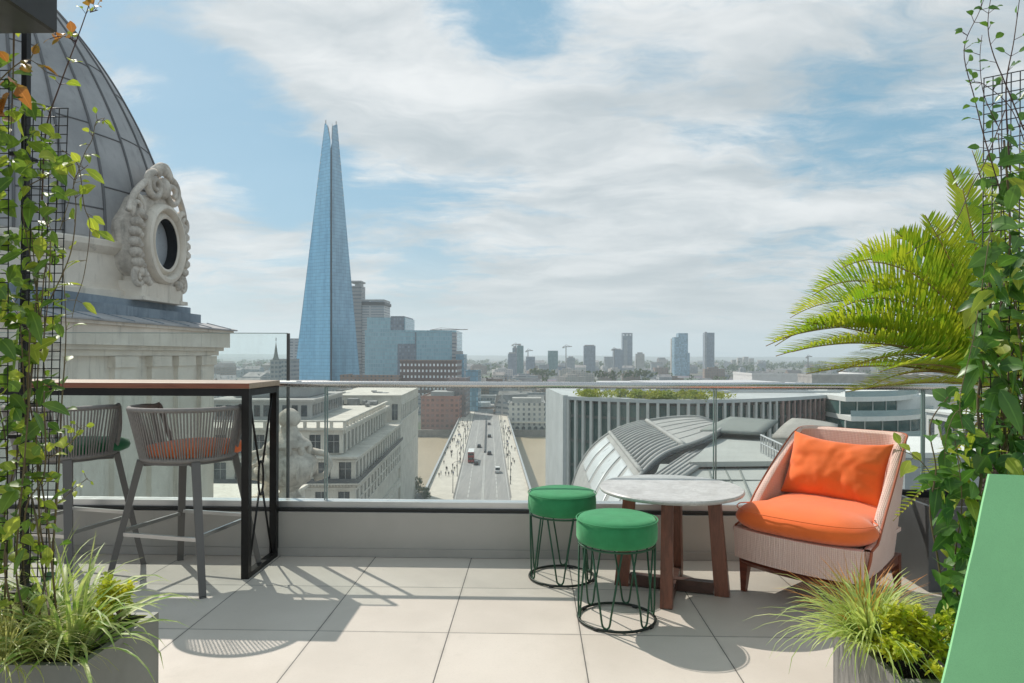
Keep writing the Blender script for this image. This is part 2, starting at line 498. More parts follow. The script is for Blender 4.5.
t_ = thing('glass_screen', 'taller clear glass screen behind the bar table beside the dome', 'screen', (-3.3, 4.45, .3))
MB().box2(-5.2, -1.62, 4.445, 4.455, .30, 1.40).build('glass_panel', M_glass, t_)
MB().box2(-1.622, -1.606, 4.440, 4.460, .30, 1.402).build('edge_trim', mat('edge_trim', (.06,.06,.06), .4), t_)
MB().box2(-5.2, -1.622, 4.443, 4.457, 1.4005, 1.405).build('top_edge', M_glassedge, t_)

# ------------------------------------------------------------------ bar table
M_blk = mat('black_steel', (.022, .021, .021), .42, .6, var=.2, ns=8)
def wood(name, c, c2, rough=.42, stretch=(3, 40, 40), coat=0):
    m, t, b = newmat(name)
    v = t.vm('MULTIPLY', t.obj(), stretch)
    w = t.noise(v, 1.0, 8, .62, 1.6)
    col = t.mix(t.ramp(w, .3, .72), c, c2)
    fine = t.noise(t.vm('MULTIPLY', v, (1, 4, 4)), 2.0, 3)
    col = t.mix(t.ramp(fine, .52, .75, 0, .4), col, tuple(x*.6 for x in c2))
    t.put(b.inputs['Base Color'], col)
    t.put(b.inputs['Roughness'], t.m('ADD', t.m('MULTIPLY', w, .2), rough-.1))
    b.inputs['Coat Weight'].default_value = coat
    t.put(b.inputs['Normal'], t.bump(fine, .12, .0012))
    return m
M_slab = wood('table_oak', (.43, .32, .23), (.32, .23, .16), .5)
M_edge = wood('table_edge_wood', (.30, .10, .05), (.20, .06, .032), .45)
TX0, TX1, TY0, TY1, TZ = -3.75, -1.592, 3.79, 4.247, 1.102
t_ = thing('bar_table', 'long high bar table of wood on black steel hoop legs', 'table', ((TX0+TX1)/2, 4.0, 0))
tt = MB().rbox(((TX0+TX1)/2, (TY0+TY1)/2, TZ-.016), (TX1-TX0, TY1-TY0, .032), .003).build('table_top', M_slab, t_)
MB().box2(TX0+.002, TX1-.004, TY0-.0025, TY0+.0005, TZ-.030, TZ-.003).build('edge_band', M_edge, tt)
fr = MB()
for y in (TY0+.03, TY1-.03): fr.box2(TX0+.03, TX1-.03, y-.0225, y+.0225, TZ-.074, TZ-.0335)
fr.build('apron', M_blk, t_)
for x in (TX1-.0275, TX0+.0275):
    h = MB()
    h.box2(x-.021, x+.021, TY0+.004, TY0+.046, .0, TZ-.034); h.box2(x-.021, x+.021, TY1-.043, TY1-.001, .0, TZ-.034)
    h.box2(x-.0205, x+.0205, TY0+.0465, TY1-.0435, .001, .03); h.box2(x-.0205, x+.0205, TY0+.0465, TY1-.0435, TZ-.073, TZ-.036)
    hoop = h.build('leg_frame', M_blk, t_)
    b = MB(); yc = (TY0+TY1)/2; zc_ = .53; w = .17; rr = .055
    for sy in (-1, 1):
        for sz in (-1, 1):
            b.tube([(x, yc+sy*w, zc_+sz*.49), (x, yc+sy*.028, zc_+sz*.085)], .0065, 8)
    b.tube([V((x, yc+.036*math.cos(a), zc_+.10*math.sin(a))) for a in [2*PI*k/24 for k in range(24)]], .0065, 8, closed=True)
    b.build('cross_brace', M_blk, hoop, smooth=True)

# ------------------------------------------------------------------ bar stools
M_rope = mat('woven_rope', (.255, .235, .222), .8, var=.18, ns=60, bump=.5, bs=400, bd=.002)
M_stoolalu = mat('taupe_powder_coat', (.15, .14, .135), .5, .2, var=.08)
M_stoolrod = mat('steel_footrest', (.55, .54, .53), .3, .9, var=.08)
def fabric(name, c, var=.1, weave=900, sheen=.3, rough=.85):
    m, t, b = newmat(name)
    v = t.obj()
    f = t.ramp(t.noise(v, 7, 5, .6), .3, .7)
    col = t.mix(f, c, tuple(x*(1-var) for x in c))
    wv = t.noise(v, weave, 2, .5)
    dark_patch = t.ramp(t.noise(v, 3.0, 5, .6, .8), .45, .62)  # soft noise patches that darken the cloth colour
    col = t.mix(t.m('MULTIPLY', dark_patch, .10), col, tuple(min(1, x*.72) for x in c))
    col = t.mix(t.ramp(wv, .45, .7, 0, .18), col, tuple(x*.6 for x in c))
    t.put(b.inputs['Base Color'], col)
    b.inputs['Roughness'].default_value = rough; b.inputs['Sheen Weight'].default_value = sheen
    b.inputs['Specular IOR Level'].default_value = .25
    t.put(b.inputs['Normal'], t.bump(t.m('ADD', t.m('MULTIPLY', wv, .4), t.noise(v, 5, 3)), .25, .006))
    return m
M_orange = fabric('orange_fabric', (.95, .185, .036))
M_green_c = fabric('green_cushion_fabric', (.012, .16, .055))
def superell(a, b, an, e=2.5):
    c, s = math.cos(an), math.sin(an)
    return (a*abs(c)**(2/e)*(1 if c > 0 else -1), b*abs(s)**(2/e)*(1 if s > 0 else -1))
def make_barstool(loc, rz, label, cushmat):
    t = thing('bar_stool', label, 'stool', loc, rz, 'rope bar stools at the bar table')
    # local: stool faces +Y, backrest at -Y
    def top(an): x, y = superell(.284, .272, an, 2.2); return V((x, y+.005, .965 - .02*max(0, math.sin(an))))
    def bot(an): x, y = superell(.228, .225, an, 2.3); return V((x, y+.02, .692))
    A0, A1 = PI-.34, 2*PI+.34
    f = MB()
    arc = [top(A0+(A1-A0)*k/40) for k in range(41)]
    ends0 = [bot(A0-.22), (bot(A0-.22)+arc[0])/2+V((-.012,.006,0))]; ends1 = [(bot(A1+.22)+arc[-1])/2+V((.012,.006,0)), bot(A1+.22)]
    f.tube(spline(ends0+arc+ends1, 3), .0135, 10)
    f.tube([bot(2*PI*k/48) for k in range(48)], .0135, 10, closed=True)
    f.build('rim_frame', M_rope, t, smooth=True, world=False)
    r = MB(); n = 62
    for k in range(n):
        a = A0 + (A1-A0)*(k+.5)/n
        sl = .05*math.sin(k*.9)*.35
        p, q = top(a), bot(a+sl)
        out = V((p.x, p.y, 0)).normalized()
        for dd in (0, .006):
            pp = [p + out*.010*(0 if dd else 1), (p+q)/2 + out*(.008-.006*bool(dd)), q + out*.008]
            r.tube([x + V((0, 0, 0)) for x in pp], .0045, 6, cap=False)
            break
    r.build('rope_back', M_rope, t, smooth=True, world=False)
    s = MB(); s.prism([tuple(bot(2*PI*k/40).xy*.985) for k in range(40)], .666, .683)
    s.build('seat', M_stoolalu, t, world=False)
    c = MB()
    prof = [(.0, .0), (.85, 0), (.97, .014), (1, .036), (.97, .058), (.85, .072), (.5, .080), (0, .082)]
    P = [[V((superell(.228*pr+.0001, .262*pr+.0001, 2*PI*k/40, 3.2)[0], superell(.228*pr+.0001, .262*pr+.0001, 2*PI*k/40, 3.2)[1]+.07, .686+z)) for k in range(41)] for pr, z in prof]
    c.grid(P).build('seat_cushion', cushmat, t, smooth=True, world=False)
    pos = [(-1, -1), (1, -1), (1, 1), (-1, 1)]
    feet = {}
    for sx, sy in pos:
        p = V((sx*.175, sy*.165+.02, .68)); q = V((sx*(.30 if sy < 0 else .275), sy*.265+.02, 0)); feet[(sx, sy)] = (p, q)
        g = MB().bar(p, q, .043, .034, up=(sx, sy, 0), w2=.034, h2=.028).build('leg', M_stoolalu, t, world=False)
        MB().bar(q+V((0,0,.012)), q+V((0,0,-.0)), .03, .025, up=(sx, sy, 0)).build('foot_cap', M_dark, g, world=False)
    fr_ = MB()
    for (a, b), z in (((pos[0], pos[1]), .285), ((pos[1], pos[2]), .30), ((pos[2], pos[3]), .315), ((pos[3], pos[0]), .30)):
        pa = feet[a][0].lerp(feet[a][1], 1-z/.68); pb = feet[b][0].lerp(feet[b][1], 1-z/.68)
        fr_.bar(pa, pb, .013, .02)
    fr_.build('footrest', M_stoolrod, t, world=False)
    br = MB()
    br.bar((-.17, -.13, .656), (.17, .17, .656), .03, .018); br.bar((.17, -.13, .654), (-.17, .17, .654), .03, .018)
    br.build('under_brace', M_stoolalu, t, world=False)
    return t
make_barstool((-1.955, 3.80, 0), R(-12), 'taupe rope bar stool with orange seat cushion beside the table end', M_orange)
make_barstool((-2.68, 3.84, 0), R(-13), 'taupe rope bar stool with green seat cushion half behind the trellis', M_green_c)

# ------------------------------------------------------------------ round table
def marble():
    m, t, b = newmat('grey_marble')
    v = t.obj()
    n = t.noise(v, 4.5, 8, .62, 1.8)
    vein = t.m('POWER', t.m('SUBTRACT', 1, t.m('ABSOLUTE', t.m('MULTIPLY', t.m('SUBTRACT', n, .5), 3.6)), clamp=True), 7)
    c = t.mix(t.ramp(t.noise(v, 7, 7, .65), .3, .7), (.58, .565, .55), (.44, .425, .41))
    c = t.mix(t.m('MULTIPLY', vein, .55), c, (.70, .69, .68))
    vein2 = t.m('POWER', t.m('SUBTRACT', 1, t.m('ABSOLUTE', t.m('MULTIPLY', t.m('SUBTRACT', t.noise(v, 9, 6, .6, 2.4), .5), 5)), clamp=True), 5)
    c = t.mix(t.m('MULTIPLY', vein2, .3), c, (.27, .255, .245))
    t.put(b.inputs['Base Color'], c); b.inputs['Roughness'].default_value = .32
    return m
M_walnut = wood('reddish_walnut', (.235, .085, .05), (.12, .045, .028), .42, (30, 30, 3))
M_walnut_h = wood('dark_walnut_base', (.10, .045, .032), (.06, .028, .02), .45, (4, 30, 30))
tc = V((.745, 3.73, 0))
t_ = thing('round_table', 'low round table with grey marble top on reddish wooden legs', 'table', tc)
MB().lathe([(0, .528), (.366, .528), (.379, .533), (.384, .541), (.384, .547), (.378, .553), (0, .5535)], 64, tuple(tc)).build('table_top', marble(), t_, smooth=True, angle=30)
feet = [V((.672, 3.455, 0)), V((1.0, 3.635, 0)), V((.826, 3.95, 0)), V((.49, 3.79, 0))]
for f_ in feet:
    d = (f_-tc).normalized(); topp = tc + d*((f_-tc).length-.045) + V((0, 0, .527))
    MB().bar(f_, topp, .062, .075, up=d, w2=.058, h2=.066).build('leg', M_walnut, t_)
for a, b, z in ((0, 2, .0), (3, 1, .003)):
    d = (feet[b]-feet[a]).normalized()
    MB().bar(feet[a]+d*.045+V((0,0,.034+z)), feet[b]-d*.045+V((0,0,.034+z)), .05, .06).build('base_bar', M_walnut_h, t_)
MB().lathe([(0, .515), (.14, .515), (.14, .5275), (0, .5275)], 24, tuple(tc)).build('mounting_plate', M_blk, t_)

# ------------------------------------------------------------------ green wire stools
def velvet(name, c):
    m, t, b = newmat(name)
    v = t.obj()
    col = t.mix(t.ramp(t.noise(v, 10, 6, .65), .3, .7), c, tuple(x*.8 for x in c))
    t.put(b.inputs['Base Color'], col); b.inputs['Roughness'].default_value = .8
    b.inputs['Sheen Weight'].default_value = .45; b.inputs['Sheen Tint'].default_value = (.5, 1, .6, 1)
    b.inputs['Specular IOR Level'].default_value = .2
    t.put(b.inputs['Normal'], t.bump(t.m('ADD', t.m('MULTIPLY', t.noise(v, 600, 3, .6), .12), t.m('MULTIPLY', t.noise(t.vm('MULTIPLY', v, (1, 1, .45)), 13, 4, .55), 1.0)), .35, .012))
    return m
M_gvelvet = velvet('green_velvet', (.034, .245, .095))
M_gwire = mat('green_wire', (.025, .085, .045), .42, .3, var=.1)
M_gring = mat('dark_ring', (.02, .028, .022), .45, .4)
def make_wstool(loc, rz, label):
    t = thing('wire_stool', label, 'stool', loc, rz, 'green padded wire stools by the round table')
    MB().lathe([(0, .372), (.17, .373), (.186, .380), (.193, .398), (.1935, .45), (.190, .475), (.180, .489), (.160, .4965), (.10, .500), (0, .501)], 56).build('seat_pad', M_gvelvet, t, smooth=True, world=False)
    MB().tube(circ(.1935, .484, 56), .0028, 6, closed=True).build('piping', M_gvelvet, t.children[0], smooth=True, world=False)
    MB().tube(circ(.182, .367, 48), .0055, 8, closed=True).build('top_ring', M_gwire, t, smooth=True, world=False)
    rg = MB().tube(circ(.184, .010, 48), .0068, 8, closed=True).build('base_ring', M_gring, t, smooth=True, world=False)
    for k in range(4):
        a = PI/4+k*PI/2
        MB().tube([V((.184*math.cos(a+u), .184*math.sin(a+u), .0075)) for u in (-.06, -.02, .02, .06)], .0095, 8).build('glide', M_dark, rg, world=False)
    n = 6
    for k in range(n):
        a = 2*PI*k/n
        pts = []
        h = .40
        for da, z, rr in ((-h, .367, .182), (-.28*h-.02, .075, .182), (-.09, .030, .181), (0, .0165, .180), (.09, .030, .181), (.28*h+.02, .075, .182), (h, .367, .182)):
            pts.append(V((rr*math.cos(a+da), rr*math.sin(a+da), z)))
        MB().tube(pts[:1]+spline(pts[1:6], 4)+pts[6:], .0048, 8).build('hairpin_leg', M_gwire, t, smooth=True, world=False)
    return t
s1 = make_wstool((.40, 3.29, 0), R(8), 'green velvet wire stool in front of the round table')
dup(s1, (.163, 3.895, 0), R(25), 'green velvet wire stool standing near the parapet behind the other stool')

# ------------------------------------------------------------------ armchair
def weave_mat():
    m, t, b = newmat('pink_woven_rope')
    v = t.obj(); x, y, z = t.sep(v)
    ang = t.m('MULTIPLY', t.m('ARCTAN2', y, x), 26)
    uv = t.sep(t.uv())
    ridge = t.m('ABSOLUTE', t.m('SINE', t.m('MULTIPLY', uv[0], 400)))
    rows = t.m('ABSOLUTE', t.m('SINE', t.m('MULTIPLY', z, 330)))
    rr = t.m('ADD', t.m('MULTIPLY', ridge, .75), t.m('MULTIPLY', rows, .25))
    c = t.mix(rr, (.64, .40, .335), (.93, .71, .63))
    c = t.mix(t.ramp(t.noise(v, 6, 5), .3, .7, 0, .35), c, (.74, .48, .40))
    t.put(b.inputs['Base Color'], c); b.inputs['Roughness'].default_value = .8
    b.inputs['Specular IOR Level'].default_value = .2
    t.put(b.inputs['Normal'], t.bump(rr, .6, .004))
    return m
M_weave = weave_mat()
M_piping = mat('rust_piping', (.42, .12, .06), .7)
M_redwood = wood('red_brown_timber', (.22, .06, .032), (.13, .034, .02), .4, (4, 30, 30))
CHR = R(-44)   # chair faces local -Y ; rotated
t_ = thing('armchair', 'pink woven armchair with orange seat cushion by the glass', 'chair', (1.575, 3.73, 0), R(-44), None)
# local frame: x right (seen from the front: viewer's right is +x after facing -y), y depth 0 front .. back
W0, W1, DEP = .31, .305, .70
y0 = -.335
def side_profile(n=22):
    # arm top line from the front (low) to the back (high)
    pts = [(y0+.0, .345), (y0+.09, .362), (y0+.15, .425), (y0+.22, .495), (y0+.42, .66), (y0+.585, .795), (y0+.655, .828), (y0+.70, .834)]
    return pts
# outer U-shaped path in plan: left front -> back left -> back right -> right front
def plan(u, inset=0):
    """u 0..1 along U path ; returns x,y and arm height z"""
    wf, wb = .345-inset, .300-inset
    back = y0+DEP-inset
    segs = []
    RC = .075; L1 = DEP-RC; L2 = 2*(wb-RC); Lc = RC*PI/2
    tot = 2*L1+L2+2*Lc; s = u*tot
    mir = 1
    if s > tot/2: s = tot-s; mir = -1
    if s < L1:
        k = s/L1; x = -(wf+(wb-wf)*k*k); y = y0+s
    elif s < L1+Lc:
        a = (s-L1)/RC; x = -(wb-RC)-RC*math.cos(a); y = back-RC+RC*math.sin(a)
    else:
        x = -(wb-RC)+(s-L1-Lc); y = back
    return x*mir, y
def armz(y):
    pts = side_profile()
    for (a, za), (b, zb) in zip(pts, pts[1:]):
        if a <= y <= b: return za+(zb-za)*(y-a)/(b-a)
    return pts[0][1] if y < pts[0][0] else pts[-1][1]
NU, NZ = 72, 10
outer = []; inner = []
for i in range(NU+1):
    x, y = plan(i/NU); xi, yi = plan(i/NU, .045)
    zt = armz(y)
    lean = .07
    ro, ri = [], []
    for j in range(NZ+1):
        k = j/NZ; z = .195+(zt-.195)*k
        bel = 1 - .10*(1-k)**1.5
        dy = (z-.5)*.16*max(0, (y-y0)/DEP)
        ro.append(V((x*bel, y*1.0+dy-.02*(1-k)*(1 if y > 0 else 0), z)))
        z2 = .325+(zt-.004-.325)*k
        ri.append(V((xi, yi+dy*.9, z2)))
    outer.append(ro); inner.append(ri)
sh = MB()
sh.grid([[outer[i][j] for i in range(NU+1)] for j in range(NZ+1)])
sh.grid([[inner[i][j] for i in range(NU, -1, -1)] for j in range(NZ+1)])
# rounded top lip and front lips
def lip(i):
    a, b = outer[i][NZ], inner[i][NZ]
    return [a, a.lerp(b, .25)+V((0,0,.010)), a.lerp(b, .75)+V((0,0,.010)), b]
sh.grid([[lip(i)[k] for i in range(NU+1)] for k in range(4)])
for i in (0, NU):
    rows = [[outer[i][j] for j in range(NZ+1)], [inner[i][j]+V((0,-.008,0)) for j in range(NZ+1)]]
    sh.grid(rows if i == 0 else rows[::-1])
sh.build('woven_shell', M_weave, t_, smooth=True, world=False, angle=50)
# front apron, gently bowed
ap = MB(); P = []
for j in range(6):
    z = .195+(.355-.195)*j/5
    P.append([V((-.318+.636*k/24, y0-.012-.05*(1-(2*k/24-1)**2)-.012*j/5, z)) for k in range(25)])
ap.grid(P[::-1], -.03).build('front_apron', M_weave, t_, smooth=True, world=False, angle=50)
MB().box((0, y0+.32, .335), (.58, .60, .02)).build('seat_deck', M_weave, t_, world=False)
pp = MB()
for i in (0, NU):
    pp.tube([outer[i][j]+V((0, -.008, 0)) for j in range(NZ+1)], .007, 8)
pp.tube([V((-.318+.636*k/24, y0-.012-.05*(1-(2*k/24-1)**2)-.004, .196)) for k in range(25)], .009, 8)
pp.tube([outer[i][NZ]+V((0,0,.004)) for i in range(NU+1)], .006, 8)
pp.build('piping', M_piping, t_, smooth=True, world=False)
fr = MB()
P1 = [V((-.30+.60*k/16, y0+.012-.045*(1-(2*k/16-1)**2), .168)) for k in range(17)]
fr.tube(P1, .026, 4)
for a, b in (((-.30, y0+.012), (-.26, .30)), ((.30, y0+.012), (.26, .30)), ((-.26, .30), (.26, .30))):
    fr.bar((a[0], a[1], .170), (b[0], b[1], .170), .035, .045)
fr.build('timber_frame', M_redwood, t_, world=False)
for x, y in ((-.295, y0+.02), (.295, y0+.02), (.255, .30), (-.255, .30)):
    MB().bar((x, y, .19), (x*1.03, y+(.0 if y < 0 else .03), 0), .05, .05, w2=.026, h2=.026, up=(0,1,0)).build('leg', M_redwood, t_, world=False)
def cushion(mb, hx, hy, th, e=4, pinch=.0, nu=44, nv=14, bulge=1.0, M=None, seed=0):
    """puffy cushion: rounded-rect outline, domed faces"""
    P = []
    for j in range(nv+1):
        ph = -PI/2+PI*j/nv
        row = []
        rr = math.cos(ph)**.55 if math.cos(ph) > 0 else 0
        for i in range(nu+1):
            a = 2*PI*i/nu
            x, y = superell(hx, hy, a, e)
            x *= max(rr, .001); y *= max(rr, .001)
            corner = (abs(x/hx)*abs(y/hy))
            z = th/2*math.sin(ph)*(1-pinch*corner)
            w = mnoise.noise(V((x*7+seed, y*7, math.sin(ph)*1.2)))*.012*bulge
            p = V((x*(1+w*1.5), y*(1+w*1.5), z+w*(.6 if rr > .3 else .9)))
            row.append(M @ p if M is not None else p)
        P.append(row)
    # close the seam exactly
    for row in P: row[-1] = row[0].copy()
    return mb.grid(P)
cm = MB(); cushion(cm, .362, .362, .168, 4.6, bulge=1.0, nu=84, nv=18)
def tee(v):
    k = min(1, max(0, (v.y+.205)/.09)); k = k*k*(3-2*k)
    return V((v.x*(1-.155*k), v.y+y0+.262-.035*(1-(v.x/.345)**2)*(1-k), v.z+.414))
cm.v = [tee(v) for v in cm.v]
sc = cm.build('seat_cushion', M_orange, t_, smooth=True, world=False)
MB().tube([tee(V((superell(.357, .357, 2*PI*k/90, 4.4)[0], superell(.357, .357, 2*PI*k/90, 4.4)[1], .045))) for k in range(90)], .0028, 6, closed=True).build('piping', M_orange, sc, smooth=True, world=False)
CHM = MATS[t_.name]
pm = MB()
PM = CHM @ Matrix.Translation((-.005, y0+.485, .640)) @ Matrix.Rotation(R(3), 4, 'Y') @ Matrix.Rotation(R(66), 4, 'X')
def pillow(mb, hx, hy, th, M, seed=0, n=40):
    for sg in (1, -1):
        P = []
        for i in range(n+1):
            row = []
            for j in range(n+1):
                u, v = -1+2*i/n, -1+2*j/n
                x = hx*u*(1-.055*(1-v*v)*abs(u)); y = hy*v*(1-.07*(1-u*u)*abs(v))
                e = max(0, (1-abs(u)**3.2)*(1-abs(v)**3.2))
                w = mnoise.noise(V((x*9+seed, y*9, 0)))*.014+mnoise.noise(V((x*26+seed, y*20, sg)))*.006
                rad = max(abs(u), abs(v)); an = math.atan2(v, u)
                w += .008*math.sin(an*11+seed+2*mnoise.noise(V((u*3, v*3, seed))))*max(0, rad-.45)*1.6*e**.3
                z = sg*(th/2*e**.55+w*min(1, e*3))
                sag = -.02*(1-u*u)*max(0, v)
                row.append(M @ V((x, y+sag, z)))
            P.append(row)
        mb.grid(P if sg > 0 else P[::-1])
pillow(pm, .268, .185, .17, PM, 4)
o = pm.build('throw_pillow', M_orange, smooth=True)
tag(o, 'loose orange pillow leaning against the back of the pink armchair', 'pillow')

# ------------------------------------------------------------------ green chair at the right edge
M_greenback = fabric('sage_green_fabric', (.29, .66, .32), .06, 500, .2)
Yb = 1.62
A = at(990, 474, Yb); Bp = at(937, 712, Yb-.09)
t_ = thing('lounge_chair', 'flat sage green chair back cropped by the right picture edge', 'chair', (A.x+.42, Yb-.1, 0))
dx = Bp.x-A.x
n = 26
ax, az, bx_, bz, y_b = A.x, A.z, A.x+(Bp.x-A.x)*(A.z-.12)/(A.z-Bp.z), .12, Yb-.09*(A.z-.12)/(A.z-Bp.z)
wtop = .62
P = []
for j in range(n+1):
    k = j/n
    xl = bx_+(ax-bx_)*k; xr = (ax+wtop) - (bx_-ax)*(1-k)
    P.append([V((xl+(xr-xl)*i/24, y_b+(Yb-y_b)*k + .006*mnoise.noise(V((i*.16, j*.14, 2)))+.0025*mnoise.noise(V((i*.5, j*.35, 7))), bz+(az-bz)*k - .016*(i/24)*k)) for i in range(25)])
cb = MB().grid(P, -.007)
bk_ = cb.build('backrest', M_greenback, t_, smooth=True, angle=40)
cs = MB(); cushion(cs, .21, .27, .14, 4, M=Matrix.Translation((ax+.36, Yb+.28, .40)), bulge=.4)
cs.build('seat_cushion', M_greenback, t_, smooth=True)
MB().box((ax+.36, Yb+.29, .29), (.40, .52, .08)).build('seat_frame', M_redwood, t_)
for sx in (.18, .54):
    for sy in (.04, .5):
        MB().bar((ax+sx, Yb+sy, .26), (ax+sx, Yb+sy, 0), .045, .045, w2=.028, h2=.028).build('leg', M_redwood, t_)
# ================================================================== PLANTS
rnd = random.Random(5)
def U(a, b): return rnd.uniform(a, b)
def unit(): 
    while True:
        v = V((U(-1,1), U(-1,1), U(-1,1)))
        if .05 < v.length < 1: return v.normalized()
LEAFP = ((0, .02), (.14, .55), (.38, 1.0), (.66, .80), (.88, .34), (1.0, .02))
def leaf(mb, base, d, L, W, droop=.25, nrm=None, fold=.22, prof=LEAFP):
    d = V(d).normalized(); base = V(base)
    n = V(nrm) if nrm is not None else (V((0,0,1))+unit()*.5)
    pts, ws = [], []
    for t, w in prof:
        pts.append(base + d*L*t + V((0,0,-1))*droop*L*t*t); ws.append(W/2*w)
    mb.blade(pts, ws, n.normalized(), fold, U(-.3, .3))
M_soil = mat('potting_soil', (.022, .016, .012), .95, var=.5, ns=30, bump=.8, bs=80, bd=.02)
M_plz = mat('zinc_planter', (.215, .225, .205), .5, .25, c2=(.17, .175, .16), ns=3, bump=.08, bs=50)
M_plconc = mat('streaked_grey_planter', (.30, .29, .275), .55, .1, c2=(.17, .165, .16), ns=5, stretch=(9, 9, 1.2), bump=.1)
def planter(label, x0, x1, y0, y1, h, m, group=None):
    t = thing('planter', label, 'planter', ((x0+x1)/2, (y0+y1)/2, 0), 0, group)
    w = .022
    b = MB()
    b.box2(x0, x0+w, y0, y1, 0.004, h); b.box2(x1-w, x1, y0, y1, 0.004, h)
    b.box2(x0+w, x1-w, y0, y0+w, 0.004, h-.002); b.box2(x0+w, x1-w, y1-w, y1, 0.004, h-.002)
    b.build('planter_box', m, t)
    MB().box2(x0+w, x1-w, y0+w, y1-w, .05, h-.045).build('soil', M_soil, t)
    l = MB()
    l.box2(x0+w+.001, x0+w+.005, y0+w+.005, y1-w-.005, .06, h-.012); l.box2(x1-w-.005, x1-w-.001, y0+w+.005, y1-w-.005, .06, h-.012)
    l.box2(x0+w+.001, x1-w-.001, y0+w+.001, y0+w+.005, .06, h-.014); l.box2(x0+w+.001, x1-w-.001, y1-w-.005, y1-w-.001, .06, h-.014)
    l.build('liner', M_dark, t)
    return t
LP = (-1.78, -1.325, 1.97, 2.385)
RPn = (1.03, 1.62, 1.95, 2.37)
planter('square grey metal planter of grasses at the lower left corner', *LP, .35, M_plz)
planter('grey streaked planter of grasses in front of the armchair', *RPn, .35, M_plconc)

# ---- grasses
M_gr_var = leafmat('variegated_grass', (.58, .63, .30), (.27, .44, .09), .4, .5, 22)
M_gr_fine = leafmat('fine_straw_grass', (.62, .60, .27), (.42, .46, .13), .4, .45, 8)
M_gr_lime = leafmat('lime_sedge', (.60, .68, .26), (.36, .52, .13), .45, .42, 8)
M_gr_or = leafmat('orange_sedge', (.52, .40, .13), (.42, .38, .10), .4, .5, 8, tip=((.62, .25, .07), .4, .95))
M_yel = leafmat('yellow_euonymus', (.74, .72, .07), (.42, .52, .05), .5, .35, 14)
M_dkl = leafmat('dark_glossy_leaf', (.05, .13, .05), (.03, .09, .04), .2, .25, 12)
M_vine = leafmat('vine_leaf', (.19, .30, .04), (.09, .19, .03), .45, .45, 7)
M_vineL = leafmat('young_vine_leaf', (.44, .50, .07), (.26, .37, .045), .5, .45, 7)
M_vineR = leafmat('reddish_vine_leaf', (.42, .17, .05), (.36, .30, .06), .4, .4, 9)
M_stem = mat('vine_stem', (.10, .065, .045), .7, c2=(.16, .13, .05), ns=12)
M_stemp = mat('purple_vine_stem', (.05, .022, .028), .6, c2=(.09, .05, .03), ns=12)
def tuft(mb, c, n, L0, L1, lean0, lean1, w, droop, a0=0, a1=2*PI, spread=.03, segs=7):
    for i in range(n):
        a = U(a0, a1); L = U(L0, L1); le = U(lean0, lean1)
        b = V(c)+V((math.cos(a), math.sin(a), 0))*U(0, spread)
        h = V((math.cos(a), math.sin(a), 0)); dr = droop*U(.6, 1.3)
        pts, ws = [], []
        p = b; th = le
        tw = U(-.5, .5)
        for k in range(segs+1):
            t = k/segs
            pts.append(p.copy()); ws.append(w*U(.85, 1.1)*(1-t**2.2)*(.55+.9*min(1, t*4))/1.4+.0003)
            d = h*math.sin(th)+V((0,0,1))*math.cos(th)+V((-h.y, h.x, 0))*tw*t*.5
            p = p + d.normalized()*L/segs
            th += dr*(.4+1.2*t)/segs*2
        mb.blade(pts, ws, (V((0,0,1))+unit()*.3).normalized(), .35)
mb = MB(); tuft(mb, at(70, 655, 2.13), 120, .20, .46, .05, 1.15, .0092, 1.05, spread=.05)
for px_, py_, L in ((84, 560, .33), (92, 572, .3)):
    pass
tuft(mb, at(78, 655, 2.13), 6, .36, .42, .0, .12, .0055, .08, spread=.02)
tag(mb.build('spider_plant', M_gr_var, smooth=True), 'arching cream striped spider plant in the middle of the lower left planter', 'plant')
mb = MB(); tuft(mb, V((-1.60, 2.03, .315)), 260, .16, .36, .05, 1.15, .0019, .95, spread=.07)
tuft(mb, V((-1.71, 2.05, .315)), 160, .2, .34, .05, 1.15, .0019, .9, spread=.07)
tag(mb.build('fine_grass', M_gr_fine, smooth=True), 'straw coloured fine grass clump in the very corner of the photo', 'grass')
mb = MB(); tuft(mb, at(48, 610, 2.32), 80, .14, .32, .0, .9, .0026, .6, spread=.06)
tag(mb.build('tall_grass', M_gr_lime, smooth=True), 'pale upright grass behind the spider plant under the left trellis', 'grass')
def bush(label, cat, name, c, rad, n, ll, lw, ml, stem=None, squash=(1,1,1), nst=16):
    t = thing(name, label, cat, c)
    lf, st = MB(), MB()
    for i in range(nst):
        d = unit(); d.z = abs(d.z)*1.2+.15; d.normalize()
        e = V((d.x*rad*squash[0], d.y*rad*squash[1], d.z*rad*squash[2]))*U(.7, 1.08)
        mid = V((e.x*.35, e.y*.35, e.z*.65))
        pts = bez((0,0,0), mid*1.3, e, 9); st.tube(pts, [.0022*(1-.7*k/9) for k in range(10)], 5)
        for k in range(n//nst):
            tt = U(.25, 1.0)**.7; q = pts[min(9, int(tt*9))]+unit()*.012
            dd = (unit()+e.normalized()*.6+V((0,0,.25))).normalized()
            L = ll*U(.6, 1.2)
            leaf(lf, q, dd, L, L*lw, U(0, .5))
    lf.build('foliage', ml, t, world=False, smooth=True); st.build('stems', stem or M_stem, t, world=False, smooth=True)
    return t
bush('small bright yellow-green leafy shrub at the right corner of the left planter', 'shrub', 'leafy_shrub', at(120, 620, 2.26), .15, 760, .023, .6, M_yel)
bush('dark blue-green leafed plant at the foot of the left trellis', 'plant', 'dark_leaf_plant', at(22, 628, 2.25), .15, 160, .055, .55, M_dkl)
mb = MB(); c = at(872, 640, 2.22)
tuft(mb, c, 420, .12, .27, .0, 1.25, .0041, .9, spread=.06)
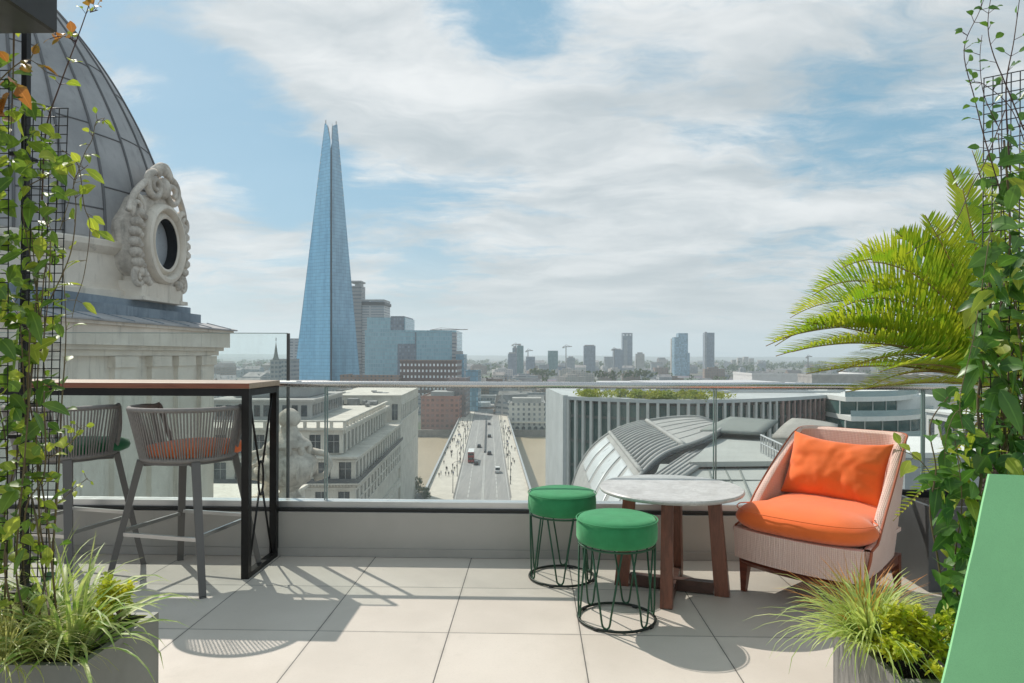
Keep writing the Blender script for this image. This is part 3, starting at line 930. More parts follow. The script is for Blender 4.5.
tuft(mb, c+V((-.03,-.04,0)), 50, .22, .36, .5, 1.2, .0026, 1.0, a0=PI*.8, a1=PI*1.6, spread=.06)
tag(mb.build('sedge_grass', M_gr_lime, smooth=True), 'lime striped sedge clump spilling over the right planter', 'grass')
mb = MB(); tuft(mb, at(860, 628, 2.33), 120, .17, .28, .05, 1.0, .0028, .45, spread=.06)
tag(mb.build('orange_sedge', M_gr_or, smooth=True), 'orange tipped sedge in front of the armchair leg', 'grass')
bush('bright yellow euonymus shrub beside the green chair back', 'shrub', 'euonymus_shrub', at(922, 664, 2.05), .165, 1500, .026, .62, M_yel, squash=(1.0,.9,1.05), nst=30)

# ---- left trellis
def wiremesh(TL, TR, BL, BR, sp=.0275, r=.0017):
    mb = MB(); w = (TR-TL).length; h = (TL-BL).length
    nu, nv = max(2, round(w/sp)), round(h/sp)
    for i in range(nu+1):
        mb.tube([TL.lerp(TR, i/nu), BL.lerp(BR, i/nu)], r, 5)
    off = (TR-TL).cross(BL-TL).normalized()*r*1.6
    for j in range(nv+1):
        mb.tube([TL.lerp(BL, j/nv)+off, TR.lerp(BR, j/nv)+off], r, 5)
    return mb
M_wire = mat('black_wire', (.012, .012, .012), .5, .3)
t_ = thing('trellis', 'black wire mesh trellis column overgrown at the left edge', 'trellis', (-1.6, 2.2, .30))
MB().box2(-1.698, -1.680, 2.215, 2.235, .305, 2.62).build('post', M_blk, t_)
wiremesh(at(25, 108, 2.12), at(68, 108, 2.12), at(14, 577, 2.12), at(53, 577, 2.12)).build('wire_mesh', M_wire, t_, smooth=True)
wiremesh(at(-48, 70, 2.0), at(9, 70, 2.0), at(-52, 578, 2.0), at(7, 578, 2.0)).build('wire_mesh', M_wire, t_, smooth=True)
clips = MB()
for z in (.5, 1.0, 1.5, 1.9): MB().box((-1.655, 2.17, z), (.03, .09, .012)).build('bracket', M_blk, t_)
# overhead dark beam end
P0 = at(54, 33, 2.0)
t_ = thing('overhead_beam', 'dark metal pergola beam end at the top left corner', 'beam', (P0.x-.2, 1.9, P0.z))
MB().box2(P0.x-.85, P0.x, 1.25, 2.0, P0.z, P0.z+.22).build('beam_body', mat('anthracite_metal', (.055, .06, .068), .38, .5), t_)
MB().box2(P0.x-.016, P0.x-.006, 2.0005, 2.012, P0.z+.002, P0.z+.218).build('edge_trim', M_alu, t_)
MB().box2(P0.x+.0005, P0.x+.016, 1.3, 1.99, P0.z-.002, P0.z+.2).build('side_strip', M_dark, t_)
MB().box2(P0.x-.36, P0.x-.30, 1.3, 1.36, 0.01, P0.z-.002).build('post', M_blk, t_)

def vine(t, path, r0, r1, leafn, L, W, mleaf, mstem, side=1.0, pet=.02, seed=None, tips=True):
    pts = spline(path, 6); n = len(pts)
    st, lf = MB(), MB()
    st.tube(pts, [r0+(r1-r0)*i/(n-1) for i in range(n)], 6)
    for k in range(leafn):
        f = (k+.6)/leafn; i = min(n-2, int(f*(n-1)))
        tdir = (pts[i+1]-pts[i]).normalized()
        for sgn in ((1,) if U(0,1) < .35 else (1, -1)):
            o = unit(); o = (o - tdir*o.dot(tdir)).normalized()*sgn
            d = (o*1.0 + tdir*.45 + V((0,-.2,.1))).normalized()
            b = pts[i]+d*pet
            st.tube([pts[i], b], .0009, 4)
            l_ = L*U(.65, 1.15)*(1-.35*f)
            leaf(lf, b, d, l_, l_*W, U(.1, .6), nrm=V((U(-.6,.6), U(-1,.0), U(.1,1))))
    return st, lf
def climbing(label, name, specs, cloud, mats, base):
    """specs: hand placed shoots; cloud(): dense leaves hung on the mesh"""
    t = thing(name, label, 'climbing plant', base)
    S = {0: MB(), 1: MB()}; F = [MB() for _ in mats]
    for sp in specs:
        st, lf = vine(None, sp['p'], sp.get('r', .0022), sp.get('r1', .0009), sp['n'], sp.get('L', .06), sp.get('W', .58), None, None)
        S[sp.get('s', 0)].merge(st); F[sp.get('m', 0)].merge(lf)
    cloud(S, F)
    S[0].build('stems', M_stem, t, smooth=True); S[1].build('young_shoots', M_stemp, t, smooth=True)
    for f, m, nm in zip(F, mats, ('leaves', 'young_leaves', 'reddish_leaves')):
        if f.v: f.build(nm, m, t, smooth=True)
    return t
YL = 2.1
L3 = lambda *pp: [at(x, y, Y) for x, y, Y in pp]
specs = [
 dict(p=L3((42,200,2.08),(46,130,2.05),(60,85,2.03),(76,42,2.02),(90,2,2.0),(96,-20,2.0)), n=9, L=.055, m=1, s=1, r=.0026),
 dict(p=L3((76,42,2.02),(64,36,2.0),(52,38,2.0)), n=3, L=.05, m=2, s=1),
 dict(p=L3((90,12,2.0),(98,10,2.0)), n=2, L=.055, m=2, s=1),
 dict(p=L3((62,150,2.05),(78,165,2.02),(84,205,2.0),(90,228,2.0),(84,275,2.02),(76,300,2.04),(72,318,2.05)), n=9, L=.062, m=1, r=.0016),
 dict(p=L3((50,300,2.08),(70,255,2.04),(76,210,2.0),(74,180,2.0),(88,165,1.98)), n=6, L=.075, m=1),
 dict(p=L3((60,230,2.1),(82,160,2.04),(92,140,2.0),(96,122,2.0),(105,118,2.0)), n=8, L=.035, m=1, r=.0012),
 dict(p=L3((20,190,2.1),(45,177,2.05),(73,164,2.0)), n=2, L=.05, m=1, r=.002),
 dict(p=L3((30,520,2.1),(55,505,2.05),(75,488,2.0),(88,478,2.0)), n=8, L=.03, m=1, r=.001),
 dict(p=L3((30,470,2.1),(58,452,2.05),(74,440,2.0),(82,425,2.0)), n=7, L=.045, m=1, r=.0012),
 dict(p=L3((52,560,2.12),(58,480,2.1),(62,400,2.1),(66,330,2.1),(62,250,2.08)), n=10, L=.06, m=0, r=.0035),
 dict(p=L3((15,-20,1.98),(14,30,2.0),(13,80,2.02),(10,150,2.05)), n=2, L=.05, m=1, r=.004),
 dict(p=L3((-10,90,2.0),(15,66,1.98),(30,60,1.98),(46,72,1.98)), n=8, L=.06, m=2),
]
def cloudL(S, F):
    # climbing stems twisting up the mesh
    for k in range(11):
        x = U(-30, 60); ph = U(0, 6)
        path = [at(x+11*math.sin(ph+j*.9)+U(-5,5), 615-j*U(44,60), U(1.98, 2.2)) for j in range(int(U(7, 11)))]
        st, lf = vine(None, path, .003, .0014, 11, .058, .6, None, None)
        S[0].merge(st); F[rnd.choice((0, 0, 1, 1))].merge(lf)
    for k in range(520):
        y = U(75, 560) if U(0,1) < .8 else U(60, 330); 
        x = U(-45, 24) if U(0,1) < .74 else U(18, 58)
        if y < 110 and x > 34: continue
        p = at(x, y, U(1.9, 2.2))
        L = U(.034, .078)
        i = 1 if U(0,1) < .24 else 0
        if y < 120 and U(0,1) < .25: i = 2
        d = (unit()*.8+V((.1,-.35,.1))).normalized()
        leaf(F[i], p, d, L, L*U(.5, .75), U(.1, .6), nrm=V((U(-.7,.7), U(-1.2,.1), U(.1,1))))
climbing('climbing vine with yellow-green leaves on the left wire trellis', 'climbing_vine', specs, cloudL, [M_vine, M_vineL, M_vineR], (-1.6, 2.15, .31))

# ---- right trellis and climber
t_ = thing('trellis', 'wire mesh trellis under dark glossy vine at the right edge', 'trellis', (1.5, 2.2, .30))
wiremesh(at(984, 78, 2.12), at(1075, 60, 2.12), at(980, 560, 2.12), at(1072, 560, 2.12)).build('wire_mesh', M_wire, t_, smooth=True)
MB().box2(1.60, 1.62, 2.2, 2.22, .306, 2.5).build('post', M_blk, t_)
specs = [
 dict(p=L3((962,640,2.1),(968,560,2.1),(982,470,2.05),(978,400,2.05),(990,320,2.05),(986,240,2.05)), n=22, L=.075, r=.005, r1=.003),
 dict(p=L3((975,640,2.1),(995,540,2.1),(1005,440,2.1),(998,340,2.1),(1010,240,2.1),(1004,140,2.1)), n=22, L=.075, r=.005, r1=.003),
 dict(p=L3((950,640,2.1),(938,560,2.05),(930,510,2.02),(936,470,2.0),(930,425,2.0),(950,395,2.05)), n=9, L=.085, r=.003, r1=.0015),
 dict(p=L3((960,620,2.1),(955,560,2.05),(962,500,2.0),(955,440,2.0)), n=8, L=.075, r=.003),
 dict(p=L3((940,500,2.05),(928,470,2.0),(912,455,1.98),(898,450,1.98)), n=4, L=.06, r=.0015, m=1),
 dict(p=L3((1000,190,2.05),(985,140,2.0),(975,100,2.0),(964,50,2.0),(980,10,2.0),(990,-20,2.0)), n=14, L=.045, s=1, r=.002),
 dict(p=L3((1024,130,2.05),(1008,90,2.0),(992,50,2.0),(988,20,2.0),(994,-20,2.0)), n=8, L=.045, s=1, r=.0022),
 dict(p=L3((1010,170,2.05),(1006,90,2.02),(1014,40,2.0),(1022,-20,2.0)), n=8, L=.05, s=1, r=.0025),
 dict(p=L3((1030,160,2.05),(1012,110,2.0),(985,85,2.0),(972,82,2.0)), n=6, L=.045, s=1, r=.0015),
 dict(p=L3((1000,130,2.05),(984,95,2.0),(980,60,2.0),(982,35,2.0)), n=6, L=.045, s=1, r=.0013),
 dict(p=L3((1005,110,2.02),(986,160,2.0),(972,185,2.0),(955,222,1.98),(930,240,1.98),(906,254,1.98)), n=5, L=.05, s=1, r=.0016),
 dict(p=L3((995,200,2.0),(975,330,1.95),(960,400,1.95),(966,440,1.95)), n=4, L=.05, r=.0012, m=1),
 dict(p=L3((985,420,2.0),(960,410,1.98),(948,430,1.97),(944,460,1.97)), n=4, L=.06, r=.0012),
]
def cloudR(S, F):
    for k in range(8):
        x = U(1000, 1060); ph = U(0, 6)
        path = [at(x+12*math.sin(ph+j*.9)+U(-5,5), 600-j*U(46,62), U(2.0, 2.2)) for j in range(int(U(7, 11)))]
        st, lf = vine(None, path, .0035, .0016, 12, .07, .58, None, None)
        S[0].merge(st); F[rnd.choice((0, 0, 0, 1))].merge(lf)
    for k in range(560):
        y = U(120, 610) if U(0,1) < .22 else U(250, 610)
        lim = 994 if y < 290 else (978 if y < 400 else (948 if y < 480 else 946))
        x = U(lim, 1070)
        if U(0,1) < .25: x = U(lim-8, 1000)
        p = at(x, y, U(1.95, 2.2))
        L = U(.045, .095)
        d = (unit()*.8+V((-.15,-.35,-.1))).normalized()
        leaf(F[1 if U(0,1) < .14 else 0], p, d, L, L*U(.45, .65), U(.1, .6), nrm=V((U(-.7,.7), U(-1.2,.1), U(.1,1))))
climbing('climbing vine with large glossy green leaves at the right edge', 'climbing_vine', specs, cloudR, [leafmat('glossy_vine_leaf', (.13, .27, .045), (.055, .15, .03), .38, .36, 7), M_vineL], (1.35, 2.1, .31))

# ---- palm in tall planter behind
def tallplanter():
    x0, y0 = 2.12, 3.72
    planter('tall dark grey planter of the palm behind the armchair', x0, x0+.62, y0, y0+.5, .46, mat('dark_grey_planter', (.10, .102, .105), .5, .2))
tallplanter()
M_palm = leafmat('palm_leaflet', (.48, .54, .045), (.22, .40, .03), .5, .35, 6, tip=((.62, .56, .09), .75, 1.1))
M_rach = mat('palm_rachis', (.26, .22, .05), .5, c2=(.24, .12, .035), ns=6)
M_palmtrunk = mat('palm_trunk', (.07, .05, .035), .9, bump=.9, bs=40, bd=.03, var=.4, ns=20)
CC = at(1003, 392, 3.75)
t_ = thing('sago_palm', 'sago palm with long feathery yellow-green fronds behind the armchair', 'palm', (CC.x, CC.y, .42))
tr = MB().lathe([(.085, .42), (.10, .5), (.09, .7), (.095, .9), (.07, CC.z-.02), (.02, CC.z+.05)], 14, (CC.x, CC.y, 0))
tr.build('trunk', M_palmtrunk, t_, smooth=True)
def frond(mid, tip, npairs, ll, w=.0060, vup=.55, base=None, fwd=.75, m=None, twist=0):
    p0 = base or (CC + V((0,0,.02)))
    pts = bez(p0, mid, tip, 34)
    fm, rm = MB(), MB()
    rm.tube(pts, [.0075*(1-.85*i/34)+.0008 for i in range(35)], 6)
    npairs = int(npairs*1.4)
    for k in range(npairs):
        f = .10+.90*(k+.5)/npairs
        i = f*33; i0 = int(i); p = pts[i0].lerp(pts[i0+1], i-i0)
        t = (pts[i0+1]-pts[i0]).normalized()
        side = t.cross(V((0,0,1)))
        side = side.normalized() if side.length > .05 else V((1,0,0))
        if twist: side = (Matrix.Rotation(twist, 3, t) @ side)
        up = side.cross(t).normalized()
        L = ll*(math.sin(PI*min(1, .18+f*.80))**.6)*U(.9, 1.08)
        for s in (-1, 1):
            d = (side*s*.8 + up*vup*U(.8,1.2) + t*fwd*U(.85,1.15)).normalized()
            q = []
            for j in range(5):
                u = j/4
                q.append(p + d*L*u + t*L*.10*u*u + V((0,0,-1))*L*.07*u*u)
            fm.blade(q, [w*.5, w, w*.95, w*.7, w*.05], up, .3)
    fo = fm.build('frond', M_palm, t_, smooth=True); rm.build('midrib', M_rach, fo, smooth=True)
FR = [
 ((905, 255, 3.55), (826, 318, 3.40), 44, .25, .75),
 ((900, 262, 3.5), (775, 346, 3.30), 52, .22, .55),
 ((915, 300, 3.45), (782, 338, 3.15), 50, .20, .5),
 ((905, 330, 3.4), (800, 322, 3.2), 44, .21, .6),
 ((930, 330, 3.35), (838, 372, 3.05), 42, .20, .35),
 ((890, 240, 3.7), (812, 296, 3.75), 48, .26, .9),
 ((890, 288, 3.4), (766, 346, 3.2), 54, .23, .6),
 ((900, 318, 3.3), (776, 356, 3.05), 50, .21, .4),
 ((905, 352, 3.4), (806, 374, 3.15), 44, .20, .35),
 ((930, 375, 3.3), (846, 392, 2.95), 38, .18, .3),
 ((880, 262, 3.85), (790, 318, 3.9), 46, .25, .75),
 ((925, 225, 3.6), (842, 268, 3.55), 46, .25, .9),
 ((945, 262, 3.5), (868, 262, 3.4), 42, .24, .9),
 ((925, 318, 3.6), (792, 352, 3.55), 48, .22, .45),
 ((935, 350, 3.3), (880, 372, 2.95), 40, .2, .4),
 ((968, 285, 3.55), (925, 215, 3.45), 44, .24, .6),
 ((985, 290, 3.6), (962, 185, 3.5), 44, .24, .5),
 ((955, 270, 3.65), (895, 232, 3.6), 46, .24, .7),
 ((950, 330, 3.9), (860, 350, 4.0), 40, .22, .5),
 ((920, 355, 3.6), (868, 388, 3.3), 36, .18, .3),
 ((940, 262, 3.9), (838, 300, 3.9), 44, .24, .7),
 ((935, 225, 3.8), (893, 240, 3.75), 40, .15, .5),
 ((985, 250, 3.8), (950, 168, 3.7), 40, .24, .4),
 ((1005, 240, 3.8), (972, 150, 3.85), 40, .24, .4),
 ((1030, 230, 3.8), (1040, 130, 3.9), 36, .24, .4),
 ((1060, 280, 3.8), (1120, 230, 3.9), 36, .22, .5),
 ((1070, 330, 3.7), (1180, 350, 3.8), 36, .22, .5),
 ((1060, 340, 3.4), (1120, 400, 3.0), 36, .22, .5),
 ((975, 350, 3.4), (965, 420, 3.0), 36, .20, .4),
 ((960, 450, 3.5), (893, 521, 3.2), 30, .085, .6),
 ((980, 300, 4.1), (930, 330, 4.3), 36, .22, .5),
]
for (a, b, n, ll, vu) in FR:
    frond(at(*a), at(*b), n, ll, vup=vu)
# ================================================================== DOME BUILDING
def stone(name, c, c2, ns=1.2, bump=.3, stain=.35):
    m, t, b = newmat(name)
    v = t.obj()
    col = t.mix(t.ramp(t.noise(v, ns, 7, .65), .32, .68), c, c2)
    streak = t.ramp(t.noise(t.vm('MULTIPLY', v, (2.5, 2.5, .35)), 2.2, 6, .65), .52, .72, 0, stain)
    col = t.mix(streak, col, tuple(x*.45 for x in c2))
    t.put(b.inputs['Base Color'], col); b.inputs['Roughness'].default_value = .8
    b.inputs['Specular IOR Level'].default_value = .2
    t.put(b.inputs['Normal'], t.bump(t.noise(v, ns*14, 6, .65), bump, .02))
    return m
M_port = stone('portland_stone', (.86, .79, .69), (.70, .63, .54), .9, .35, .5)
M_portd = stone('weathered_stone', (.80, .73, .64), (.46, .41, .355), 3.2, .9, .6)
M_lead = stone('lead_sheet', (.44, .435, .435), (.32, .32, .325), .8, .12, .25)
M_leadb = stone('blue_lead_flashing', (.30, .35, .40), (.20, .24, .28), 1.5, .2, .4)
M_void = mat('dark_void', (.012, .013, .015), .3)
XC, YC = -11.95, 14.85
DX = -8.0                                     # plane of the cornice face
t_ = thing('domed_building', 'stone building corner with grey lead dome and carved round window', 'building', (XC, YC, -40))
bl = MB()
bl.box2(-17, DX+.0, 2.2, 16.75, -40, 1.32)
bl.box2(-17, DX+.08, 2.2, 16.85, -6.0, -5.6)
bl.build('wall', M_port, t_)
pw_ = MB()
for y in (4.2, 6.4, 8.6, 10.8, 13.0, 14.25, 15.3, 16.35):
    pw_.box2(DX-.05, DX+.10, y-.32, y+.32, -5.6, 1.2)
    pw_.box2(DX-.05, DX+.15, y-.38, y+.38, 1.0, 1.215)
pw_.build('pilaster', M_port, t_)
co = MB()
co.box2(-17.1, DX+.16, 2.1, 16.80, 1.225, 1.335)
co.box2(-17.2, DX+.26, 2.0, 16.86, 1.337, 1.42)
co.box2(-17.3, DX+.38, 1.9, 16.94, 1.421, 1.78)
co.box2(-17.4, DX+.44, 1.8, 17.02, 1.781, 1.84)
co.build('cornice', M_port, t_)
ld = MB()
ld.add([(-17.4, 1.7, 1.841), (DX+.50, 1.7, 1.841), (DX+.50, 17.10, 1.841), (-17.4, 17.10, 1.841), (-17.4, 1.7, 1.87), (DX+.50, 1.7, 1.87), (DX+.50, 17.10, 1.87), (-17.4, 17.10, 1.87),
        (-17.4, 1.7, 2.02), (DX-.1, 1.7, 2.02), (DX-.1, 16.6, 2.02), (-17.4, 16.6, 2.02)],
       [(3,2,1,0), (0,1,5,4), (1,2,6,5), (2,3,7,6), (3,0,4,7), (4,5,9,8), (5,6,10,9), (6,7,11,10), (8,9,10,11)])
ld.build('lead_gutter', M_lead, t_)
st_ = MB()
st_.box2(-17.2, DX-.12, 2, 16.45, 2.022, 2.22); st_.box2(-17.2, DX-.30, 2, 16.3, 2.222, 2.38)
st_.build('blue_lead_step', M_leadb, t_)
for k in range(12):
    y = 5.2+k*1.02
    MB().bar((DX-.1, y+.3, 2.026), (DX+.5, y+.3, 1.876), .035, .02).build('lead_roll', M_leadb, t_)
dr = MB()
dr.lathe([(3.62, 2.38), (3.62, 2.55), (3.50, 2.62), (3.48, 3.28), (3.56, 3.32), (3.66, 3.42), (3.68, 3.52), (3.60, 3.56), (3.4, 3.6)], 96, (XC, YC, 0))
dr.build('drum', M_port, t_, smooth=True, angle=25)
prof = [(3.52, 3.55), (3.50, 4.1), (3.42, 4.75), (3.24, 5.45), (2.96, 6.2), (2.6, 6.95), (2.2, 7.65), (1.68, 8.4), (1.05, 9.15), (.4, 9.8), (.3, 10.1), (0, 10.2)]
sp_ = [(p.x, p.z) for p in spline([(r, 0, z) for r, z in prof], 5)]
dm = MB().lathe(sp_, 96, (XC, YC, 0)).build('lead_dome', M_lead, t_, smooth=True)
rb = MB()
for k in range(28):
    a = 2*PI*(k+.35)/28
    rb.tube([V((XC+(r+.012)*math.cos(a), YC+(r+.012)*math.sin(a), z)) for r, z in sp_[:-8]], .026, 6)
rr_ = random.Random(3)
for k in range(28):
    for z0 in (4.5, 5.9, 7.2):
        a0, a1 = 2*PI*(k+.35)/28, 2*PI*(k+1.35)/28
        z = z0+rr_.uniform(-.35, .35)
        r = next(r0+(r1-r0)*(z-za)/(zb-za) for (r0, za), (r1, zb) in zip(sp_, sp_[1:]) if za <= z <= zb)
        rb.tube([V((XC+(r+.004)*math.cos(a), YC+(r+.004)*math.sin(a), z+.0)) for a in [a0+(a1-a0)*q/5 for q in range(6)]], .016, 5)
rb.build('standing_seam', mat('dark_lead_seam', (.15, .15, .155), .6), dm, smooth=True)
# carved dormer: faces +X.  local a=Y, b=Z
DXP = DX-.22; DY, DZ = 14.72, 3.66
def ring(mb, ry, rz_, prof, n=48, x0=DXP, dz=0):
    """prof: (outward x, radial offset)"""
    P = [[V((x0+px_, DY+(ry+pr)*math.cos(2*PI*i/n), DZ+dz+(rz_+pr)*math.sin(2*PI*i/n))) for i in range(n+1)] for px_, pr in prof]
    mb.grid(P)
dmr = thing('_tmp', 'x', 'x') if False else None
hood = MB()
P = [[V((x, DY+.92*math.cos(a), DZ+1.12*math.sin(a))) for a in [2*PI*i/40 for i in range(41)]] for x in (DXP-2.4, DXP-.02)]
hood.grid(P)
hood.build('dormer_hood', M_lead, t_, smooth=True)
fr = MB()
ring(fr, .47, .57, [(-.35, -.02), (.20, -.02), (.22, .03), (.17, .08), (.12, .10), (.12, .13), (.22, .15), (.27, .20), (.25, .27), (.16, .30), (-.3, .32)])
oc = fr.build('oculus_frame', M_port, t_, smooth=True, angle=35)
rv = MB(); ring(rv, .47, .57, [(-.05, -.026), (.19, -.026)]); rv.build('shaded_reveal', M_void, oc, smooth=True)  # black lining paints the shade inside the round window's reveal
gl_ = MB(); n = 40
gl_.add([V((DXP-.035, DY, DZ))]+[V((DXP-.035, DY+.49*math.cos(2*PI*i/n), DZ+.59*math.sin(2*PI*i/n))) for i in range(n)], [(0, 1+i, 1+(i+1) % n) for i in range(n)])
gl_.build('oculus_pane', mat('sky_grey_pane', (.42, .44, .46), .3, spec=.8), oc)  # grey base colour stands in for the sky reflected in the glass
bk = MB()
pts = []
n = 44
def sil(i):
    a = 2*PI*i/n
    return (1.0+.04*math.sin(7*a))*math.cos(a)*1.0, (1.0+.03*math.sin(9*a))*math.sin(a)*1.10
bk.grid([[V((DXP+x, DY+sil(i)[0]*s, DZ+sil(i)[1]*s)) for i in range(n+1)] for x, s in ((-.45, 1.0), (-.02, 1.0), (.07, .95), (.09, .80), (.05, .74), (.0, .66))])
bk.build('dormer_back', M_portd, t_, smooth=True, angle=50)
def scroll(mb, cy_, cz_, r, turns, dirn, x, th, w=.09):
    pts = []; rs = []
    N = int(26*turns)
    for i in range(N+1):
        f = i/N; a = dirn*f*turns*2*PI+PI/2; rr = r*(1-.82*f)
        pts.append(V((x+.05*f, cy_+rr*math.cos(a), cz_+rr*math.sin(a)))); rs.append(th*(1-.45*f))
    mb.tube(pts, rs, 8)
def blobm(mb, c, rx, ry, rz_, n=10, seed=0):
    P = []
    for j in range(n//2+1):
        ph = -PI/2+PI*j/(n//2)
        P.append([V((c[0]+rx*math.cos(ph)*math.cos(2*PI*i/n), c[1]+ry*math.cos(ph)*math.sin(2*PI*i/n), c[2]+rz_*math.sin(ph))) for i in range(n+1)])
    mb.grid(P[::-1])
cv = MB()
for s in (-1, 1):
    scroll(cv, DY+s*.34, DZ+1.18, .30, 1.6, -s, DXP+.10, .085)
    scroll(cv, DY+s*.92, DZ+.60, .25, 1.5, s, DXP+.06, .075)
    scroll(cv, DY+s*.84, DZ-.82, .20, 1.4, -s, DXP+.06, .07)
    # garland of leaves running down each side
    for k in range(8):
        a = .55-k*.20
        yy = DY+s*1.0*math.cos(a); zz = DZ+1.05*math.sin(a)-.05
        blobm(cv, (DXP+.08, yy, zz), .13, .14, .115)
        blobm(cv, (DXP+.13, yy-s*.08, zz-.06), .09, .07, .075)
    cv.tube(spline([(DXP+.05, DY+s*.16, DZ+1.32), (DXP+.10, DY+s*.5, DZ+1.30), (DXP+.05, DY+s*.94, DZ+.92), (DXP+.02, DY+s*1.12, DZ+.5)], 8), .07, 8)
blobm(cv, (DXP+.10, DY, DZ+1.22), .16, .20, .24, 14)
for k in range(5):
    a = PI/2+(k-2)*.42
    blobm(cv, (DXP+.12, DY+.26*math.cos(a), DZ+1.40+.20*math.sin(a)), .08, .075, .13)
cv.tube(spline([(DXP+.0, DY-.28, DZ+1.50), (DXP+.05, DY-.05, DZ+1.68), (DXP+.05, DY+.2, DZ+1.72), (DXP+.02, DY+.42, DZ+1.58), (DXP+.02, DY+.44, DZ+1.46)], 6), .085, 8)
cv.build('carved_scrolls', M_portd, t_, smooth=True)
pd = MB()
pd.box2(DXP-.9, DXP+.12, DY-.82, DY+.82, 2.38, 2.78); pd.box2(DXP-.9, DXP+.20, DY-.90, DY+.90, 2.381, 2.46)
pd.box2(DXP-.9, DXP+.04, DY-.7, DY-.5, 2.781, 3.1); pd.box2(DXP-.9, DXP+.04, DY+.5, DY+.7, 2.781, 3.1)
pd.build('dormer_plinth', M_port, t_)

# urns beyond the glass
def urn(loc, s, label):
    t = thing('stone_urn', label, 'urn', loc, 0, 'carved stone urns beyond the glass')
    pr = [(.36,0),(.36,.12),(.30,.16),(.20,.24),(.16,.32),(.22,.40),(.40,.52),(.50,.68),(.52,.84),(.46,.96),(.36,1.03),(.33,1.10),(.40,1.16),(.38,1.22),(.26,1.30),(.17,1.42),(.14,1.52),(.19,1.58),(.21,1.66),(.17,1.76),(.08,1.83),(0,1.85)]
    MB().lathe([(r*s, z*s) for r, z in pr], 28).build('urn_body', M_portd, t, world=False, smooth=True, angle=40)
    c = MB()
    for k in range(10):
        a = 2*PI*k/10
        blobm(c, (.37*s*math.cos(a), .37*s*math.sin(a), 1.10*s), .065*s, .065*s, .11*s)
        blobm(c, (.485*s*math.cos(a+.3), .485*s*math.sin(a+.3), .72*s), .035*s, .035*s, .16*s)
    for a in (.1, PI+.1):
        c.tube([V((math.cos(a)*s*x, math.sin(a)*s*x, z*s)) for x, z in ((.42,1.05),(.66,1.0),(.74,.80),(.66,.60),(.46,.55))], .065*s, 8)
    c.build('carving', M_portd, t, world=False, smooth=True)
    MB().box((0, 0, -.75*s), (.9*s, .9*s, 1.5*s)).build('pedestal', M_port, t, world=False)
    return t
p = at(289, 508, 17.5)
urn((p.x, 17.5, p.z), 1.40, 'large carved stone urn right of the bar table leg beyond the glass')
p = at(268, 494, 19.0)
urn((p.x, 19.0, p.z), .78, 'smaller carved stone urn between the two bar table legs beyond the glass')
# roof deck of the neighbouring parapet that the urns stand on
q = at(200, 505, 17)
t_ = thing('stone_parapet', 'pale stone parapet roof carrying the carved urns', 'parapet', (-7.5, 19, -8))
MB().box2(-7.9, -4.9, 16.4, 20, -12, -4.7).build('parapet_block', M_port, t_)
MB().box2(-7.95, -4.8, 16.3, 20.1, -4.699, -4.55).build('coping', M_port, t_)

# ================================================================== GROUND, RIVER, BRIDGE
GA = R(3.77)
BR = Matrix.Rotation(GA, 4, 'Z')
def B(s, t, z=0): return BR @ V((s, t, z))
ZR = -41.7
def city_ground():
    m, t, b = newmat('city_ground')
    v = t.obj()
    vo = t.node('ShaderNodeTexVoronoi'); vo.inputs['Scale'].default_value = .018; t.l.new(v, vo.inputs['Vector'])
    c = t.mix(t.ramp(t.noise(v, .004, 6, .6), .4, .62), (.17, .16, .15), (.06, .085, .05))
    c = t.mix(.45, c, vo.outputs['Color'], 'MULTIPLY')
    t.put(b.inputs['Base Color'], c); b.inputs['Roughness'].default_value = .9
    return m
Mg = city_ground()
g = MB().box2(-30000, 30000, 445, 40000, -60, -48.6); g.M = BR
struct(g.build('ground', Mg, base=False))
g = MB().box2(-600, 600, -200, 214, -60, ZR-.05); g.M = BR
struct(g.build('ground', mat('paving', (.20, .19, .18), .9, ns=.3), base=False))
def water():
    m, t, b = newmat('river_water')
    v = t.obj()
    c = t.mix(t.ramp(t.noise(t.vm('MULTIPLY', v, (1, .4, 1)), .03, 6, .6), .3, .7), (.47, .385, .275), (.40, .325, .23))
    t.put(b.inputs['Base Color'], c); b.inputs['Roughness'].default_value = .38; b.inputs['Specular IOR Level'].default_value = .25
    t.put(b.inputs['Normal'], t.bump(t.noise(v, .35, 5, .6), .4, .5))
    return m
g = MB().box2(-3000, 3000, 214.2, 444.8, -60, -52); g.M = BR
struct(g.build('river', water(), base=False))
def asphalt():
    m, t, b = newmat('asphalt')
    v = t.obj()
    c = t.mix(t.ramp(t.noise(t.vm('MULTIPLY', v, (3, .12, 1)), .35, 6, .6), .3, .7), (.33, .315, .30), (.26, .25, .245))
    t.put(b.inputs['Base Color'], c); b.inputs['Roughness'].default_value = .85
    return m
def bsheet(name, s0, s1, t0, t1, z0, z1, m):
    g = MB(BR).box2(s0, s1, t0, t1, z0, z1); return struct(g.build(name, m, base=False))
SL, SKL, SKR, SR = -19.3, -10.4, 6.7, 12.8
bsheet('road', SKL, SKR, 40, 600, ZR-1.2, ZR, asphalt())
M_pave = mat('pale_paving', (.62, .565, .49), .85, ns=.4, var=.15)
bsheet('pavement', SL, SKL-.01, 200, 560, ZR-1.2, ZR+.14, M_pave)
bsheet('pavement', SKR+.01, SR, 200, 560, ZR-1.2, ZR+.14, M_pave)
M_white = mat('road_paint', (.62, .61, .58), .7, ns=.5, var=.25)
mk = MB(BR)
for s in (-6.2, 2.6): 
    for k in range(46): mk.box2(s-.11, s+.11, 150+k*7, 154.5+k*7, ZR+.004, ZR+.03)
for s in (SKL+.5, SKR-.5, -1.95, -1.55): mk.box2(s-.07, s+.07, 120, 520, ZR+.004, ZR+.03)
struct(mk.build('road_markings', M_white, base=False))
